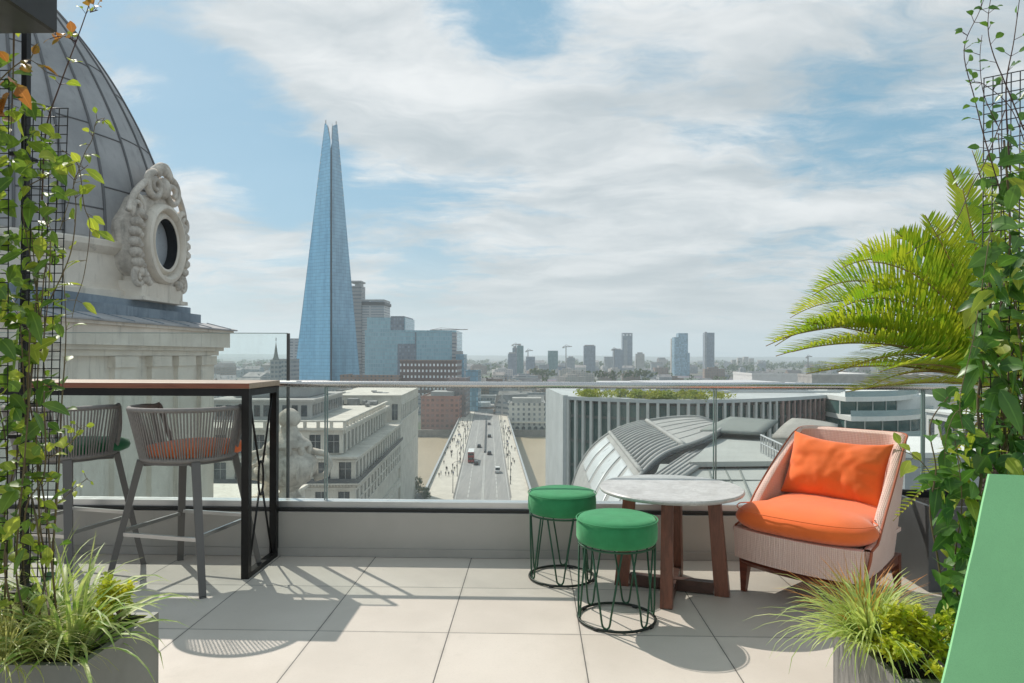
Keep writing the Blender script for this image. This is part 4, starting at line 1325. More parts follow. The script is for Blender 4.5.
M_gran = stone('grey_granite', (.30, .28, .26), (.22, .205, .19), .3, .2, .3)
for nm, s, lab in (('bridge_parapet', SL-.3, 'long granite parapet on the left side of the road bridge'), ('bridge_parapet', SR+.3, 'long granite parapet on the right side of the road bridge')):
    t_ = thing(nm, lab, 'parapet', B(s, 330, ZR), GA, 'granite parapets of the bridge')
    MB(BR).box2(s-.3, s+.29, 205, 470, ZR-3.2, ZR+1.05).build('parapet_wall', M_gran, t_)
    MB(BR).box2(s-.36, s+.34, 205, 470, ZR+1.051, ZR+1.2).build('handrail', M_alu, t_)
br_ = thing('road_bridge', 'concrete road bridge crossing the brown river', 'bridge', B(-3, 330, -58), GA)
bb = MB(BR)
for t0 in (232, 310, 392):
    bb.box2(SL, SR, t0-4, t0+4, -60, ZR-1.3)
bb.box2(SL-.2, SR+.2, 212, 446, ZR-3.1, ZR-1.21)
bb.build('piers', M_gran, br_)
tb = MB(BR).box2(-2.0, -1.5, 300, 460, ZR+.031, ZR+.9)
tag(tb.build('median_barrier', mat('dark_barrier', (.06,.06,.065), .6)), 'dark low barrier along the middle of the bridge road', 'barrier')

# ---- vehicles
M_tyre = mat('tyre', (.015,.015,.015), .8)
M_vglass = mat('vehicle_glass', (.02,.025,.03), .1, spec=.8)
M_lampr = mat('tail_lamp', (.35,.02,.02), .3)
def vehicle(name, label, cat, s, t, L, W, H, cabin, body, roof=None, group=None, away=True):
    th = thing(name, label, cat, B(s, t, ZR+.004), GA, group)
    b = MB(); hz = H if cabin is None else cabin[0]
    b.rbox((0, 0, .28+(hz-.28)/2), (W, L, hz-.28), .12); b.build('body', body, th, world=False)
    if cabin:
        z0, z1, l0, l1 = cabin
        c = MB(); c.box((0, (l0+l1)/2, (z0+z1)/2), (W*.92, l1-l0, z1-z0), top=(.82, .74)); c.build('cabin_glass', M_vglass, th, world=False)
        r = MB(); r.box((0, (l0+l1)/2, z1+.02), (W*.76, (l1-l0)*.74, .05)); r.build('roof', roof or body, th, world=False)
    else:
        for z0, z1 in ((1.3, 2.2), (3.05, 3.85)):
            w = MB(); w.box2(-W/2-.012, W/2+.012, -L/2+.5, L/2-.4, z0, z1); w.box2(-W/2+.2, W/2-.2, -L/2-.012, L/2+.012, z0, z1)
            w.build('window_band', M_vglass, th, world=False)
        MB().rbox((0, 0, H+.03), (W-.1, L-.1, .08), .03).build('roof', roof, th, world=False)
    for sx in (-1, 1):
        for sy in (-1, 1):
            w = MB(); rw = .34 if cabin else .48
            w.tube([(sx*(W/2-.22), sy*L*.31, rw), (sx*(W/2+.015), sy*L*.31, rw)], rw, 14)
            w.build('wheel', M_tyre, th, world=False)
        MB().box((sx*W*.38, -L/2-.01, .8 if cabin else 1.0), (.3, .04, .18)).build('tail_lamp', M_lampr, th, world=False)
    return th
M_red = mat('bus_red', (.30, .02, .018), .35, coat=.4)
M_wht = mat('white_paint', (.75,.75,.74), .4)
M_blkp = mat('black_paint', (.02,.02,.023), .3, coat=.5)
M_gryp = mat('grey_paint', (.16,.16,.17), .35, coat=.4)
vehicle('double_decker_bus', 'red double decker bus with white roof in the left lane of the bridge', 'bus', -7.0, 277, 10.8, 2.5, 4.3, None, M_red, M_wht)
vehicle('parked_car' if False else 'car', 'dark car right behind the red bus on the bridge', 'car', -4.9, 268, 4.5, 1.8, 1.5, (.9,1.45,-1.7,1.0), M_blkp)
vehicle('car', 'dark car ahead of the bus in the left half of the bridge', 'car', -4.4, 318, 4.5, 1.8, 1.5, (.9,1.45,-1.7,1.0), M_blkp)
vehicle('car', 'black car passing right of the median level with the bus', 'car', .35, 295, 4.5, 1.8, 1.5, (.9,1.5,-1.7,1.2), M_blkp)
vehicle('car', 'dark car farther up the right half of the bridge', 'car', .4, 357, 4.6, 1.85, 1.55, (.9,1.5,-1.7,1.2), M_blkp)
vehicle('car', 'farthest dark car near the far end of the bridge', 'car', .3, 420, 4.6, 1.85, 1.55, (.9,1.5,-1.7,1.2), M_gryp)
vehicle('van', 'white van nearest on the right half of the bridge', 'van', 3.3, 250, 5.0, 1.95, 2.1, (1.1,2.0,-2.0,1.6), M_wht, M_wht)

# ---- lamp posts along both pavements
def lamp(s, t, sg, lab, grp):
    th = thing('street_lamp', lab, 'street lamp', B(s, t, ZR+.14), GA, grp)
    MB().tube([(0,0,0), (0,0,1.2), (0,0,9.0)], [.16, .11, .07], 8).build('pole', M_lampm, th, world=False)
    MB().tube(spline([(0,0,9.0), (sg*.5,0,9.6), (sg*1.6,0,9.8)], 5), .05, 6).build('arm', M_lampm, th, world=False)
    MB().rbox((sg*1.9, 0, 9.78), (.8, .3, .14), .05).build('lamp_head', M_alu, th, world=False)
M_lampm = mat('lamp_post_paint', (.10,.105,.11), .5)
for k in range(8):
    lamp(SKL-.6, 212+k*29, 1, 'grey street lamp on the left kerb of the bridge', 'street lamps on the left kerb of the bridge')
    lamp(SKR+.6, 226+k*29, -1, 'grey street lamp on the right kerb of the bridge', 'street lamps on the right kerb of the bridge')
kb = MB(BR); kb.box2(SKL-.3, SKL+.02, 205, 540, ZR+.0, ZR+.165); kb.box2(SKR-.02, SKR+.3, 205, 540, ZR+.0, ZR+.165)
struct(kb.build('kerbs', M_gran, base=False))
# ---- people on the bridge
def person_mesh(nm, stride, cols, arm=.2):
    me = bpy.data.meshes.new(nm)
    vs = [(0,0,.95),(0,0,1.2),(0,.01,1.42),(0,.01,1.52),(0,.03,1.66),(0,.02,1.76),
          (.1,0,.88),(.11,stride*.5,.48),(.12,stride*.65-.05,.08),(.12,stride*.65+.12,.03),
          (-.1,0,.88),(-.11,-stride*.3,.48),(-.12,-stride*.85,.10),(-.12,-stride*.85+.15,.05),
          (.19,0,1.40),(.25,-arm*.6,1.13),(.26,-arm*.2,.88),(-.19,0,1.40),(-.25,arm*.6,1.13),(-.26,arm*1.3,.92)]
    es = [(0,1),(1,2),(2,3),(3,4),(4,5),(0,6),(6,7),(7,8),(8,9),(0,10),(10,11),(11,12),(12,13),(2,14),(14,15),(15,16),(2,17),(17,18),(18,19)]
    rad = [.15,.14,.16,.06,.105,.07,.10,.07,.05,.04,.10,.07,.05,.04,.07,.05,.035,.07,.05,.035]
    me.from_pydata(vs, es, [])
    o = bpy.data.objects.new(nm, me); COL.objects.link(o)
    md = o.modifiers.new('s', 'SKIN')
    for k, v in enumerate(me.skin_vertices[0].data): v.radius = (rad[k], rad[k]*.85)
    me.skin_vertices[0].data[0].use_root = True
    o.modifiers.new('u', 'SUBSURF').levels = 1
    dg = bpy.context.evaluated_depsgraph_get()
    m2 = bpy.data.meshes.new_from_object(o.evaluated_get(dg))
    bpy.data.objects.remove(o); bpy.data.meshes.remove(me)
    for c in cols: m2.materials.append(c)
    for p in m2.polygons:
        z = p.center.z; x = abs(p.center.x)
        p.material_index = 0 if z > 1.69 else (1 if z > 1.53 or (z < 1.0 and x > .225) else (2 if z > .93 else (3 if z > .09 else 4)))
        p.use_smooth = True
    return m2
def pc(n, c): return mat(n, c, .85)
hair, skin, shoe = pc('hair', (.03,.02,.015)), pc('skin', (.5,.3,.22)), pc('shoes', (.03,.03,.03))
tops = [pc('dark_top', (.03,.035,.05)), pc('white_top', (.6,.6,.6)), pc('blue_top', (.08,.14,.3)), pc('black_top', (.015,.015,.016))]
legs = [pc('dark_trousers', (.02,.022,.03)), pc('tan_trousers', (.25,.19,.12)), pc('denim', (.06,.08,.14)), pc('black_trousers', (.015,.015,.016))]
PV = [person_mesh('person_mesh', (.42,.3,.5,.1)[i], [hair, skin, tops[i], legs[i], shoe], .2) for i in range(4)]
pr_ = random.Random(8)
vlab = ['dark top and dark trousers', 'white top and tan trousers', 'blue top and jeans', 'black top and black trousers']
def walker(s, t, side):
    i = pr_.choice((0, 0, 1, 2, 3, 3, 3))
    o = bpy.data.objects.new('person', PV[i]); COL.objects.link(o)
    o.location = B(s, t, ZR+.14); o.rotation_euler = (0, 0, GA+(0 if pr_.random() < .5 else PI)+pr_.uniform(-.3, .3))
    tag(o, 'tiny pedestrian in %s walking on the %s pavement of the bridge' % (vlab[i], side), 'person', 'pedestrians in %s on the %s bridge pavement' % (vlab[i], side))
for k in range(78):
    t = 215+225*pr_.random()**.9
    walker(pr_.uniform(SL+.8, SKL-.7), t, 'left')
for k in range(44):
    t = 215+225*pr_.random()
    walker(pr_.uniform(SKR+.7, SR-.8), t, 'right')

# ================================================================== NEAR CITY BUILDINGS
M_ade = stone('cream_faience', (.72, .675, .60), (.56, .52, .46), .35, .1, .5)
M_aded = stone('grey_penthouse', (.44, .435, .425), (.36, .355, .35), .25, .1, .3)
M_win = mat('dark_window', (.02, .026, .032), .3, spec=.35, c2=(.10,.115,.13), ns=.35)
M_roofl = stone('flat_roof', (.50, .48, .45), (.38, .365, .35), .2, .1, .3)
def wrow(t, wallmb, p0, u, L, n, z0, z1, nin, ww=.58, dep=.45, frame=True, proud=.02, wmat=None):
    """row of n windows along p0 + u*L between z0..z1; nin = inward normal; piers stand in front of recessed panes"""
    u = V(u).normalized(); nin = V(nin).normalized(); step = L/n
    first = None
    for i in range(n+1):
        w = step*(1-ww); c = V(p0)+u*(step*i)
        if i in (0, n): 
            w /= 2; c += u*(w/2 if i == 0 else -w/2)
        q = c + nin*(dep/2-proud)
        M = Matrix(((u.x, nin.x, 0, 0), (u.y, nin.y, 0, 0), (0, 0, 1, 0), (0, 0, 0, 1)))
        wallmb.box((q.x, q.y, (z0+z1)/2), (w, dep, z1-z0), M=M)
    M = Matrix(((u.x, nin.x, 0, 0), (u.y, nin.y, 0, 0), (0, 0, 1, 0), (0, 0, 0, 1)))
    for i in range(n):
        c = V(p0)+u*(step*(i+.5))+nin*dep*.7
        m = MB(wallmb.M).box((c.x, c.y, (z0+z1)/2), (step*ww-.01, .06, (z1-z0)-.02), M=M)
        w = m.build('window', wmat or M_win, t)
        if frame:
            f = MB(wallmb.M)
            f.box((c.x, c.y, (z0+z1)/2) if False else (c.x-nin.x*.05, c.y-nin.y*.05, (z0+z1)/2), (.09, .04, (z1-z0)-.03), M=M)
            f.box((c.x-nin.x*.05, c.y-nin.y*.05, z0+(z1-z0)*.62), (step*ww-.05, .038, .08), M=M)
            f.build('glazing_bar', M_aded, w)
sA = -22.0; tN, tM, tF = 114, 172, 214
t_ = thing('office_block', 'cream stepped office block with rows of tall windows left of the bridge', 'building', B(-34, 160, ZR), GA)
w = MB(BR)
zA, zB, zC, zD, zE = CAMZ-21.2, CAMZ-16.9, CAMZ-12.3, CAMZ-8.4, CAMZ-10.4
xl = -56
# tier A (below the lower ledge): solid upper band and window rows beneath
w.box2(xl, sA-.5, tN+.5, tM, zA-30, zA-.3)
w.box2(xl, sA, tN, tM, zA-1.5, zA-.31)
for zz in (zA-5.2, zA-9.6):
    w.box2(xl, sA, tN, tM, zz-1.5, zz-.01)
wrow(t_, w, (sA, tN, 0), (0, 1, 0), tM-tN, 16, zA-5.2, zA-1.5, (-1, 0, 0), .5)
wrow(t_, w, (sA, tN, 0), (-1, 0, 0), 34, 9, zA-5.2, zA-1.5, (0, 1, 0), .5)
# tier B
w.box2(xl, sA-.5, tN+.5, tM, zA, zB-.3)
wrow(t_, w, (sA-.02, tN+.02, 0), (0, 1, 0), tM-tN, 18, zA+.25, zB-.9, (-1, 0, 0), .6, wmat=None)
wrow(t_, w, (sA-.02, tN+.02, 0), (-1, 0, 0), 34, 10, zA+.25, zB-.9, (0, 1, 0), .6)
w.box2(xl, sA-.01, tN+.01, tM, zB-.9, zB-.31)
# tier C, set back
w.box2(xl, sA-3.0, tN+2.4, tM-6, zB, zC-.4)
wrow(t_, w, (sA-2.5, tN+1.9, 0), (0, 1, 0), tM-tN-8, 15, zB+.3, zC-1.2, (-1, 0, 0), .6)
wrow(t_, w, (sA-2.5, tN+1.9, 0), (-1, 0, 0), 31, 10, zB+.3, zC-1.2, (0, 1, 0), .62)
w.box2(xl, sA-2.5, tN+1.9, tM-6, zC-1.2, zC-.41)
# rear tall block
w.box2(-40, sA-.5, tM+.5, tF, zA-30, zE-1.0)
w.box2(-40, sA, tM+.01, tF, zA-30, zE-6.0)
w.box2(-40, sA, tM+.01, tF, zE-2.0, zE)
wrow(t_, w, (sA, tM+.01, 0), (0, 1, 0), tF-tM-.5, 11, zE-6.0, zE-2.0, (-1, 0, 0), .55)
wrow(t_, w, (sA, tM+.01, 0), (-1, 0, 0), 18, 6, zE-6.0, zE-2.0, (0, 1, 0), .5)
w.build('wall', M_ade, t_)
c = MB(BR)
c.box2(xl, sA+.7, tN-.7, tM, zA-.3, zA-.02); c.box2(xl, sA+.5, tN-.5, tM, zB-.3, zB-.02)
c.box2(xl, sA-1.9, tN+1.3, tM-6, zC-.4, zC); c.box2(-40.2, sA+.3, tM-.3, tF+.2, zE-6.5, zE-6.0); c.box2(-40.2, sA+.25, tM-.25, tF+.2, zE+.001, zE+.25)
c.build('cornice', M_ade, t_)
c = MB(BR)
c.box2(xl, sA+.62, tN-.62, tN-.58, zA-.02, zA+.75); c.box2(sA+.58, sA+.62, tN-.58, tM, zA-.02, zA+.75)
for k in range(60): c.box2(sA+.55, sA+.66, tN-.5+k*.96, tN-.44+k*.96, zA-.01, zA+.8)
c.build('balcony_rail', mat('dark_rail', (.09,.10,.11), .5), t_)
c = MB(BR)
for k in range(16): c.box2(sA-2.45, sA-2.0, tN+4+k*2.8, tN+4.5+k*2.8, zC+.001, zC+.95)
for k in range(14): c.box2(xl+3+k*2.2, xl+3.5+k*2.2, tN+1.5, tN+1.95, zC+.001, zC+.95)
c.box2(sA-2.5, sA-1.95, tN+1.4, tM-8, zC+.951, zC+1.2); c.box2(xl, sA-2.51, tN+1.4, tN+1.95, zC+.951, zC+1.2)
c.build('roof_balustrade', M_ade, t_)
p_ = MB(BR); p_.box2(-52, -33.5, tN+16, tM-14, zC, zD-.5); p_.box2(-50, -35.5, tN+22, tM-20, zD, zD+2.4)
p_.build('penthouse', M_aded, t_)
p_ = MB(BR); p_.box2(-52.6, -32.9, tN+15.4, tM-13.4, zD-.499, zD-.1); p_.box2(-50.5, -35, tN+21.5, tM-19.5, zD+2.401, zD+2.7)
p_.build('roof_slab', M_roofl, t_)
p_ = MB(BR)
for k in range(10): p_.box2(-51+k*1.75, -49.9+k*1.75, tN+15.9, tN+16.1, zC+.6, zD-1.2)
for k in range(12): p_.box2(-33.6, -33.42, tN+17.5+k*2.2, tN+18.9+k*2.2, zC+.6, zD-1.2)
p_.build('penthouse_glazing', M_win, t_)
c = MB(BR)
for zz in (zA-5.2, zA-9.6, zA-1.0, zB-.75, zE-2.2, zE-14, zE-22):
    if zz > zE-2.5 or zz < zA-12 or abs(zz-(zE-14)) < .1: c.box2(sA+.001, sA+.14, tM+.3, tF-.2, zz-.16, zz+.16)
    if zz < zB: c.box2(sA+.001, sA+.16, tN-.16, tM, zz-.16, zz+.16); c.box2(xl, sA, tN-.16, tN-.001, zz-.16, zz+.16)
for k in range(110): c.box2(sA+.03, sA+.5, tN+k*.52, tN+.24+k*.52, zA-.62, zA-.31)
for k in range(64): c.box2(sA-.3-k*.52, sA-.06-k*.52, tN-.5, tN-.03, zA-.62, zA-.31)
c.build('string_courses', M_ade, t_)
rr_ = random.Random(4); pl_ = MB(BR)
for k in range(44):
    x = rr_.uniform(-48, -27); y = rr_.uniform(tM-12, tM-1) if k % 2 else rr_.uniform(tM+8, tF-6)
    zb = zC if y < tM else zE-.9
    pl_.box((x, y, zb+.5), (rr_.uniform(.8, 2.6), rr_.uniform(.8, 3), rr_.uniform(.7, 1.9)))
pl_.build('roof_plant', mat('plant_units', (.28,.28,.28), .6, ns=.4, var=.4), t_)

# pale block further left, seen below the bar table
def simple_building(name, label, x0, x1, y0, y1, z0, z1, wall, rows, nfx, nfy, group=None, frame_M=None, wmat=None, par=True):
    M = frame_M or Matrix.Identity(4)
    c = M @ V(((x0+x1)/2, (y0+y1)/2, z0))
    t = thing(name, label, 'building', c, 0, group)
    w = MB(M); w.box2(x0+.5, x1-.5, y0+.5, y1-.5, z0, z1-.6)
    h = (z1-1.0-z0)/rows if rows else 0
    for r in range(rows):
        za = z0+h*r
        w.box2(x0, x1, y0, y1, za, za+h*.42)
        if nfx: wrow(t, w, (x1, y0, 0), (-1, 0, 0), x1-x0, nfx, za+h*.42, za+h, (0, 1, 0), .55, .4, False)
        if nfy: wrow(t, w, (x0, y1, 0) if nfy < 0 else (x1, y0, 0), (0, -1, 0) if nfy < 0 else (0, 1, 0), y1-y0, abs(nfy), za+h*.42, za+h, (1, 0, 0) if nfy < 0 else (-1, 0, 0), .55, .4, False)
    w.box2(x0, x1, y0, y1, z1-1.0, z1)
    w.build('wall', wall, t)
    if par: MB(M).box2(x0-.3, x1+.3, y0-.3, y1+.3, z1+.001, z1+.35).build('cornice', wall, t)
    return t
simple_building('stone_building', 'pale stone building with tall windows seen below the bar table', -48, -27, 60, 80, -42, -14.5, M_port, 7, 9, 7)
simple_building('stone_building', 'lower pale stone building in front with a flat roof seen below the bar table', -30, -14.3, 31, 46, -42, -13.0, M_port, 7, 9, 7)
# ---- fin building on the right
ZF = -5.45
cc = [V(p) for p in ((5.6,112,0),(11.5,107.6,0),(23.8,104.3,0),(40.3,111.5,0),(58.3,126,0))]
curve = spline(cc, 16)
# resample evenly
seg = [0]
for a, b in zip(curve, curve[1:]): seg.append(seg[-1]+(b-a).length)
def along(d):
    for i in range(len(seg)-1):
        if seg[i] <= d <= seg[i+1]+1e-6:
            f = (d-seg[i])/(seg[i+1]-seg[i]); return curve[i].lerp(curve[i+1], f), (curve[i+1]-curve[i]).normalized()
    return curve[-1], (curve[-1]-curve[-2]).normalized()
M_fin = stone('pale_fin', (.62, .62, .60), (.52, .52, .50), .4, .05, .2)
M_finr = stone('brown_fin', (.38, .27, .25), (.28, .20, .19), .4, .05, .2)
M_teal = mat('teal_glass', (.04, .095, .095), .15, spec=.5, c2=(.11,.19,.18), ns=.22)
M_concr = stone('pale_concrete', (.55, .57, .575), (.47, .49, .495), .2, .05, .2)
t_ = thing('fin_building', 'curved office building with vertical pale fins and a roof garden', 'building', (28, 118, -42))
front = [along(seg[-1]*k/60)[0] for k in range(61)]
poly = [(p.x, p.y) for p in front]+[(66, 150), (30, 158), (2.9, 139)]
inn = [(p.x+.25, p.y+.9) for p in front]+[(66, 149), (30, 157), (3.6, 138.4)]
MB().prism(inn, -42, ZF-1.0).build('glass_wall', M_teal, t_)
MB().prism([(p.x-.1, p.y-.1) for p in front]+[(66.5, 150.5), (30, 158.5), (2.7, 139.3)], ZF-.55, ZF).build('roof_slab', M_concr, t_)
MB().prism([(p.x+.2, p.y+.3) for p in front]+[(66.3, 150.2), (30, 158.2), (3, 139)], ZF-.99, ZF-.56).build('dark_roof_band', M_dark, t_)  # black band set back under the roof slab
for z in (-8.6, -12.6, -16.6, -20.6, -24.6):
    m = MB()
    P = [[p+V((.1, .55, z-CAMZ+CAMZ)), ] for p in front]
    m.grid([[V((p.x+.12, p.y+.62, z+.22)) for p in front], [V((p.x+.12, p.y+.62, z-.22)) for p in front]][::-1], .15)
    m.build('floor_band', mat('dark_spandrel', (.10,.12,.12), .4) if z == -8.6 else bpy.data.materials['dark_spandrel'], t_)
L_ = seg[-1]; nf = 40
for k in range(nf+1):
    p, d = along(L_*k/nf); nrm = V((d.y, -d.x, 0))
    M = Matrix(((d.x, nrm.x, 0, 0), (d.y, nrm.y, 0, 0), (0, 0, 1, 0), (0, 0, 0, 1)))
    MB().box((p.x-nrm.x*.2, p.y-nrm.y*.2, (ZF-.56-42)/2), (.42, .5, 42+ZF-.56), M=M).build('fin', M_fin if k < nf*.62 else M_finr, t_)
a, b = V((5.2, 112.2, 0)), V((2.84, 139, 0)); d = (b-a).normalized()
M = Matrix(((d.x, -d.y, 0, 0), (d.y, d.x, 0, 0), (0, 0, 1, 0), (0, 0, 0, 1)))
mid = (a+b)/2
MB().box((mid.x, mid.y, (ZF-43)/2), ((b-a).length, .8, 43+ZF+.3), M=M).build('side_wall', M_concr, t_)
rs = MB()
rs.box((33, 132, ZF+.9), (26, 12, 1.8), rz=.25); rs.box((20, 138, ZF+.7), (14, 10, 1.4)); rs.box((48, 138, ZF+.6), (16, 8, 1.2), rz=.5)
for k in range(26):
    x, y = U(10, 58), U(122, 146); h_ = U(.4, 1.5)
    rs.box((x, y, ZF+h_/2), (U(.6, 2.4), U(.6, 2.0), h_), rz=U(0, 1))
for k in range(7): rs.tube([(U(12,20), 121+k*3.4, ZF+.35), (U(40,56), 122+k*3.4, ZF+.35)], .16, 6)
rs.build('roof_plant', mat('white_roof_units', (.55,.56,.56), .5, ns=.3), t_)
M_leafc = leafmat('canopy_leaf', (.085, .12, .028), (.05, .08, .022), .3, .6, .3)
M_leafy = leafmat('garden_leaf', (.42, .42, .06), (.24, .30, .05), .35, .6, .5)
def leafcloud(mb, c, rx, ry, rz_, n, s):
    for k in range(n):
        d = unit(); r = U(.45, 1.0)
        p = V(c)+V((d.x*rx*r, d.y*ry*r, d.z*rz_*r))
        q = unit(); u = q.orthogonal().normalized(); w = q.cross(u)
        s_ = s*U(.6, 1.3)
        mb.add([p+u*s_, p+w*s_*.7, p-u*s_, p-w*s_*.7], [(0,1,2,3)])
rg = MB()
for k in range(75):
    f = U(.03, .42)
    p, d = along(L_*f); leafcloud(rg, (p.x+U(-.2,1.5), p.y+U(.5, 5.5), ZF+U(.2, .8)), U(.9,1.8), U(.7,1.4), U(.4,1.0), 90, .20)
stuff(rg.build('roof_planting', M_leafy), 'yellow-green roof garden planting on the fin building', 'plants')
# ---- curved zinc roof and terraces below the terrace
def patch(pts, nu, nv, bulge, thick=0):
    """four corners (a b c d around), bilinear, bulging upward"""
    a, b, c, d = [V(p) for p in pts]
    P = []
    for i in range(nu+1):
        u = i/nu; row = []
        for j in range(nv+1):
            v = j/nv
            p = a.lerp(b, u).lerp(d.lerp(c, u), v)
            row.append(p+V((0,0,bulge*4*v*(1-v)*.5+bulge*4*u*(1-u)*.5)))
        P.append(row)
    n = (P[1][0]-P[0][0]).cross(P[0][1]-P[0][0])
    if n.z < 0: P = [r[::-1] for r in P]
    return P
M_zinc = stone('zinc_sheet', (.43, .425, .41), (.34, .335, .325), .35, .06, .25)
M_zincd = stone('zinc_gap', (.17, .17, .168), (.13, .13, .128), .4, .05, .2)
M_whitep = mat('white_roof_glazing', (.70, .715, .715), .3, ns=.3)
M_greyg = stone('grey_green_roof', (.48, .49, .465), (.39, .40, .38), .15, .05, .3)
M_greyd = stone('dark_green_grey_roof', (.25, .27, .255), (.20, .215, .205), .2, .05, .3)
D = drop
t_ = thing('curved_zinc_roof', 'ribbed grey zinc barrel vault with louvres and white panels below the terrace', 'roof', (12, 50, -40))
vp = [(3.55,-10.6,35), (3.85,-9.6,35.5), (4.36,-8.45,36), (5.36,-7.02,38), (6.9,-5.8,41), (8.8,-5.02,44), (11.7,-4.44,46.5), (14.25,-4.27,51.5), (15.4,-4.42,55), (16.6,-5.0,59.4)]
VS = spline(vp, 8)              # x, z, near cut distance
NA = 24; YF = 62.0
def vpt(p, f, up=0.0):          # f 0 near .. 1 far
    y = p.z+(YF-p.z)*f; return V((p.x+.02*(y-62), y, p.y+up))
Sf = [[vpt(p, f/NA) for f in range(NA+1)] for p in VS]
MB().grid([r[::-1] for r in Sf][::-1] if (Sf[1][0]-Sf[0][0]).cross(Sf[0][1]-Sf[0][0]).z < 0 else Sf, .22).build('vault_sheet', M_zinc, t_, smooth=True, angle=40)
i4, i5 = 4*8, 5*8
def sheet(i0, i1, f0, f1, up, th=.05):
    G = [[vpt(VS[i], f0+(f1-f0)*k/10, up) for k in range(11)] for i in range(i0, i1+1)]
    if (G[1][0]-G[0][0]).cross(G[0][1]-G[0][0]).z < 0: G = [r[::-1] for r in G]
    return MB().grid(G, th)
sheet(i4+1, i5+2, .03, .97, .06).build('louvre_bed', M_zincd, t_, smooth=True)
lv = MB()
for k in range(17):
    f = .03+.94*k/16
    lv.tube([vpt(VS[i], f, .16) for i in range(i4, i5+4)], .13, 6)
lv.build('louvres', M_zinc, t_, smooth=True)
sm = MB()
for k in range(7):
    f = .04+.92*k/6
    sm.tube([vpt(VS[i], f, .02) for i in range(i5+4, len(VS))], .035, 5)
sm.build('standing_seam', M_zinc, t_, smooth=True)
tr_m = MB()
for i in (i4, i5+4): tr_m.tube([vpt(VS[i], f/12, .1) for f in range(13)], .17, 6)
tr_m.tube([vpt(p, 0, .05) for p in VS], .13, 6); tr_m.tube([vpt(p, 1, .05) for p in VS], .13, 6)
tr_m.build('ridge_trim', M_zinc, t_, smooth=True)
for k in range(5):
    sheet(2*8, i4-2, .04+.19*k, .04+.19*k+.14, .09).build('white_glazing', M_whitep, t_, smooth=True)
dm_ = MB(); dm_.tube([vpt(p, 0, -.12)+V((0,-.25,0)) for p in VS[i4-6:]], .14, 6); dm_.build('dark_gutter', M_void, t_)
end = MB()
for f in (0, 1):
    rows = [[vpt(p, f, -.2) for p in VS], [V((vpt(p, f).x, vpt(p, f).y, -11)) for p in VS]]
    end.grid(rows if f else rows[::-1])
end.grid([[vpt(VS[-1], f/4, -.2) for f in range(5)], [V((vpt(VS[-1], f/4).x, vpt(VS[-1], f/4).y, -11)) for f in range(5)]])
end.build('end_wall', M_zincd, t_)
MB().prism([tuple(vpt(VS[0], 0).xy), tuple(vpt(VS[0], 1).xy), tuple(vpt(VS[-1], 1).xy), tuple(vpt(VS[-1], 0).xy)], -42, -10.9).build('wall', M_concr, t_)
# lower strip of standing-seam beside the vault
sa, sb_, scc, sdd = D(721,431,6.3), D(746,433,6.3), D(680,478,6.4), D(655,475,6.4)
Ps = patch([sa, sb_, scc, sdd], 10, 12, .05)
MB().grid(Ps, .2).build('seam_strip', M_zinc, t_, smooth=True)
sm = MB()
for i in range(0, 9, 2): sm.tube([Ps[i][j]+V((0,0,.03)) for j in range(13)], .05, 5)
sm.build('seam_strip_ribs', M_zinc, t_)

t_ = thing('low_roofs', 'grey-green flat and pitched roofs right of the zinc vault', 'roof', (22, 45, -40))
ra, rb2, rc, rd = D(722,432,6.0), D(760,432,6.0), D(786,461,6.2), D(690,462,6.2)
MB().grid(patch([ra, rb2, rc, rd], 6, 6, 0), .3).build('pale_roof_slope', M_greyg, t_)
la, lb = D(660,464,6.6), D(800,464,6.6); lc, ld_ = D(830,512,6.9), D(640,512,6.9)
MB().grid(patch([la, lb, lc, ld_], 4, 4, 0), .3).build('lower_flat_roof', M_greyg, t_)
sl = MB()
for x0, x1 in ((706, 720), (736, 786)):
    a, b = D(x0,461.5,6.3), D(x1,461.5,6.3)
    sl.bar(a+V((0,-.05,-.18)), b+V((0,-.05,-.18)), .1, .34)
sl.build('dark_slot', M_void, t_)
sm = MB()
for a, b in (((707,463),(718,500)), ((722,463),(735,490)), ((737,463),(752,500)), ((660,480),(800,481))):
    sm.tube([D(a[0],a[1],6.62), D(b[0],b[1],6.78)], .06, 5)
sm.build('roof_joint', M_greyd, t_)
ca, cb_, cd, ce = D(700,430,5.5), D(730,416.5,5.0), D(778,420,5.0), D(762,433,5.5)
MB().grid(patch([ca, cb_, cd, ce], 10, 6, .04), .2).build('dark_curved_roof', M_greyd, t_, smooth=True)
ba, bb_, bc, bd_ = D(772,436,5.2), D(792,418,4.8), D(838,424,4.8), D(836,444,5.2)
MB().grid(patch([ba, bb_, bc, bd_], 10, 6, .2), .2).build('brown_curved_roof', stone('brown_grey_roof', (.38,.36,.33), (.31,.295,.27), .2, .05), t_, smooth=True)
p = D(791,441,5.6); MB().box((p.x+2.6, p.y+2, p.z-1.6), (5, 4, 3.2)).build('lift_housing', M_greyd, t_)
rl = MB()
a, b = D(761,435,5.0), D(783,445,5.0)
rl.tube([a, b], .06, 5); rl.tube([a+V((0,0,-.5)), b+V((0,0,-.5))], .05, 5)
for k in range(9): q = a.lerp(b, k/8); rl.tube([q, q+V((0,0,-1.1))], .05, 5)
rl.build('guard_rail', M_alu, t_)
xs = [p.x for p in (ra, rb2, rc, rd)]; ys = [p.y for p in (ra, rb2, rc, rd)]
MB().prism([(p.x, p.y) for p in (ca, cb_, cd, bb_, bc, bd_, lc, ld_)], -42, -8.0).build('wall', M_concr, t_)

